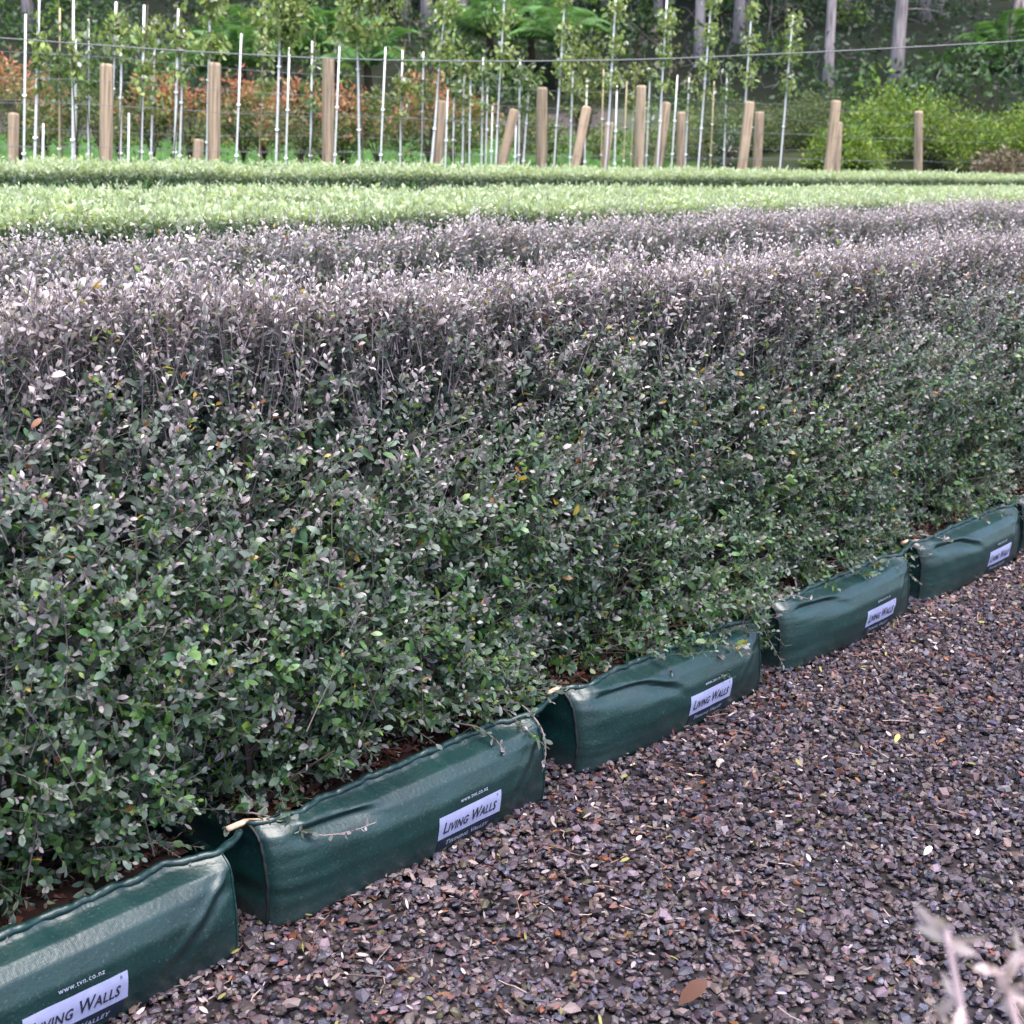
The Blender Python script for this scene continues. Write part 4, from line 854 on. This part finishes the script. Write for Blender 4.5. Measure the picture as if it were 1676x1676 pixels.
def undergrowth():
    rng = np.random.default_rng(1800); k = 760
    x = rng.uniform(-24, 36, k); y = 28.3 + rng.random(k) ** 1.3 * 34; rad = rng.uniform(.35, 1.15, k)
    dens = noise2(x, y, 77, f0=.18); sel = dens > -.75; x, y, rad = x[sel], y[sel], rad[sel]; k = len(x)
    z = ground_z(x, y) + rad * .45; n = 95000; i = rng.integers(0, k, n)
    off = norm(rng.normal(size=(n, 3))) * rng.random((n, 1)) ** .4; off[:, 2] = off[:, 2] * .9
    O = np.stack([x[i], y[i], z[i]], -1) + off * rad[i][:, None]; keep = O[:, 2] > ground_z(O[:, 0], O[:, 1]) - .05; O, i, off = O[keep], i[keep], off[keep]; n = len(O)
    D = norm(off * .6 + rng.normal(size=(n, 3)) * .6 + np.array([0, 0, .1])); L = rng.uniform(.09, .22, n)
    pal = np.array([(.038, .088, .018), (.024, .054, .020), (.048, .096, .032), (.13, .23, .024), (.055, .045, .026)]); bc = pal[rng.choice(5, k, p=[.3, .3, .17, .13, .10])]
    V, Fs, cc = leaves(LEAF2, O, D, perp(D, rng), L, L * .5, np.zeros(n), bc[i] * rng.uniform(.6, 1.4, (n, 1))); mb = MB(); mb.add(V, Fs, cc)
    obj('undergrowth', mb.mesh('undergrowth'), M_bleaf, kind='stuff', label='dark mixed undergrowth covering the wooded slope', cat='undergrowth')
    m = 190; x = rng.uniform(-8, 22, m); y = rng.uniform(29, 42, m); A = np.stack([x, y, ground_z(x, y)], -1); D = rng.normal(size=(m, 3)) * .5 + np.array([0, 0, .8]); t = np.linspace(0, 1, 5)[None, :, None]
    Pt = A[:, None] + D[:, None] * t * rng.uniform(.5, 1.6, (m, 1, 1)) + rng.normal(0, .06, (m, 5, 3)); V, Fs = tubes(Pt, np.linspace(.014, .005, 5), 3); mb = MB(); mb.add(V, Fs, (.17, .145, .14))
    obj('dead_brush', mb.mesh('dead_brush'), M_stem, kind='stuff', label='grey dead twigs standing among the undergrowth', cat='brush')
    n = 26000; x = rng.uniform(-9, 12, n); y = rng.uniform(15, 26, n); q = n2[0] * (x - P0[0]) + n2[1] * (y - P0[1]); kp = (q > 7.4) & (x < 2.4); x, y = x[kp], y[kp]; n = len(x)
    O = np.stack([x, y, ground_z(x, y)], -1); D = norm(rng.normal(size=(n, 3)) * .35 + np.array([0, 0, 1.])); L = rng.uniform(.05, .11, n)
    V, Fs, cc = leaves(LEAF2, O, D, perp(D, rng), L, np.full(n, .012), np.zeros(n), np.array((.06, .14, .03)) * rng.uniform(.7, 1.3, (n, 1))); mb = MB(); mb.add(V, Fs, cc)
    obj('grass', mb.mesh('grass'), M_bleaf, kind='stuff', label='short bright grass on the bank behind the stakes', cat='grass')
undergrowth()

# ------------------------------------------------------------------ the shrub at the photographer's feet and single fallen leaves
def near_shrub():
    rng = np.random.default_rng(1900); base = at_y(1690, 1700, .72); base[2] = 0
    root = thing('mauve_shrub', 'pale mauve shoot tips of a shrub rising beside the gravel', 'shrub', base, 0)
    mb = MB(); tips = [(1548, 1522, .74), (1640, 1590, .78), (1672, 1560, .80), (1690, 1640, .75), (1560, 1690, .72)]
    tb = MB()
    for (u, v, y) in tips:
        T = at_y(u, v, y) - base; t = np.linspace(0, 1, 9); A = np.array([rng.uniform(-.03, .03), rng.uniform(-.03, .03), 0]); P = A[None] * (1 - t[:, None]) + T[None] * t[:, None]; P[:, :2] -= (T[:2] - A[:2]) * (np.sin(np.pi * t) * .25)[:, None]; P[:, 0] += .05 * np.sin(np.pi * t ** 3) * (1 if u > 1600 else .6)
        V, Fs = tubes(P[None], np.linspace(.0035, .0022, 9)[None], 6); tb.add(V, Fs, (.33, .245, .26))
        m = 18; tl = 1 - rng.random(m) ** 1.3 * .20; tl[:5] = rng.uniform(.985, 1, 5); O = np.stack([np.interp(tl, t, P[:, i]) for i in range(3)], -1); D = norm(rng.normal(size=(m, 3)) * .7 + np.array([0, 0, .7])); L = rng.uniform(.016, .028, m)
        V, Fs, cc = leaves(LEAF6, O, D, perp(D, rng), L, L * .30, rng.normal(-.3, .15, m), np.array((.50, .39, .38)) * rng.uniform(.8, 1.15, (m, 1))); mb.add(V, Fs, cc)
    obj('stems', tb.mesh('stem', True), M_stem, root); [x for x in C.objects if x.name == 'stems'][0].name = 'stem_cluster'
    obj('foliage', mb.mesh('foliage', True), M_leaf, root, kind='stuff')
near_shrub()
def fallen(u, v, L, col, label):
    r = ray(u, v); P = np.array([0, 0, H]) + r * ((.026 - H) / r[2]); rng = np.random.default_rng(u)
    D = norm(np.array([[rng.normal(), rng.normal(), .1]])); N = norm(np.array([[.1, -.2, 1.]])); N = norm(N - D * (N * D).sum())
    V, Fs, cc = leaves(LEAF6, np.zeros((1, 3)), D, N, np.array([L]), np.array([L * .55]), np.array([.45]), np.array([col]), .7)
    o = obj('fallen_leaf', np_mesh('fallen_leaf', V, Fs, cc, True), M_litter, label=label, cat='leaf', group='fallen leaves'); o.location = P
for a in [(1110, 1645, .066, (.062, .022, .012), 'large curled rust-brown leaf lying on the gravel'), (1630, 1560, .03, (.2, .03, .02), 'small dark red leaf on the gravel by the pale shoots'), (1512, 1400, .028, (.45, .42, .40), 'pale dry leaf lying alone on the gravel'),
          (900, 1388, .022, (.42, .27, .04), 'yellow fallen leaf on the gravel below the lettered bag'), (1465, 1215, .026, (.33, .33, .07), 'yellow-green fallen leaf on the open gravel'), (1565, 1160, .024, (.38, .14, .12), 'pinkish fallen leaf on the gravel opposite the folded bag'), (820, 1415, .026, (.20, .24, .05), 'olive-green leaf on the gravel below the lettered bag')]: fallen(*a)
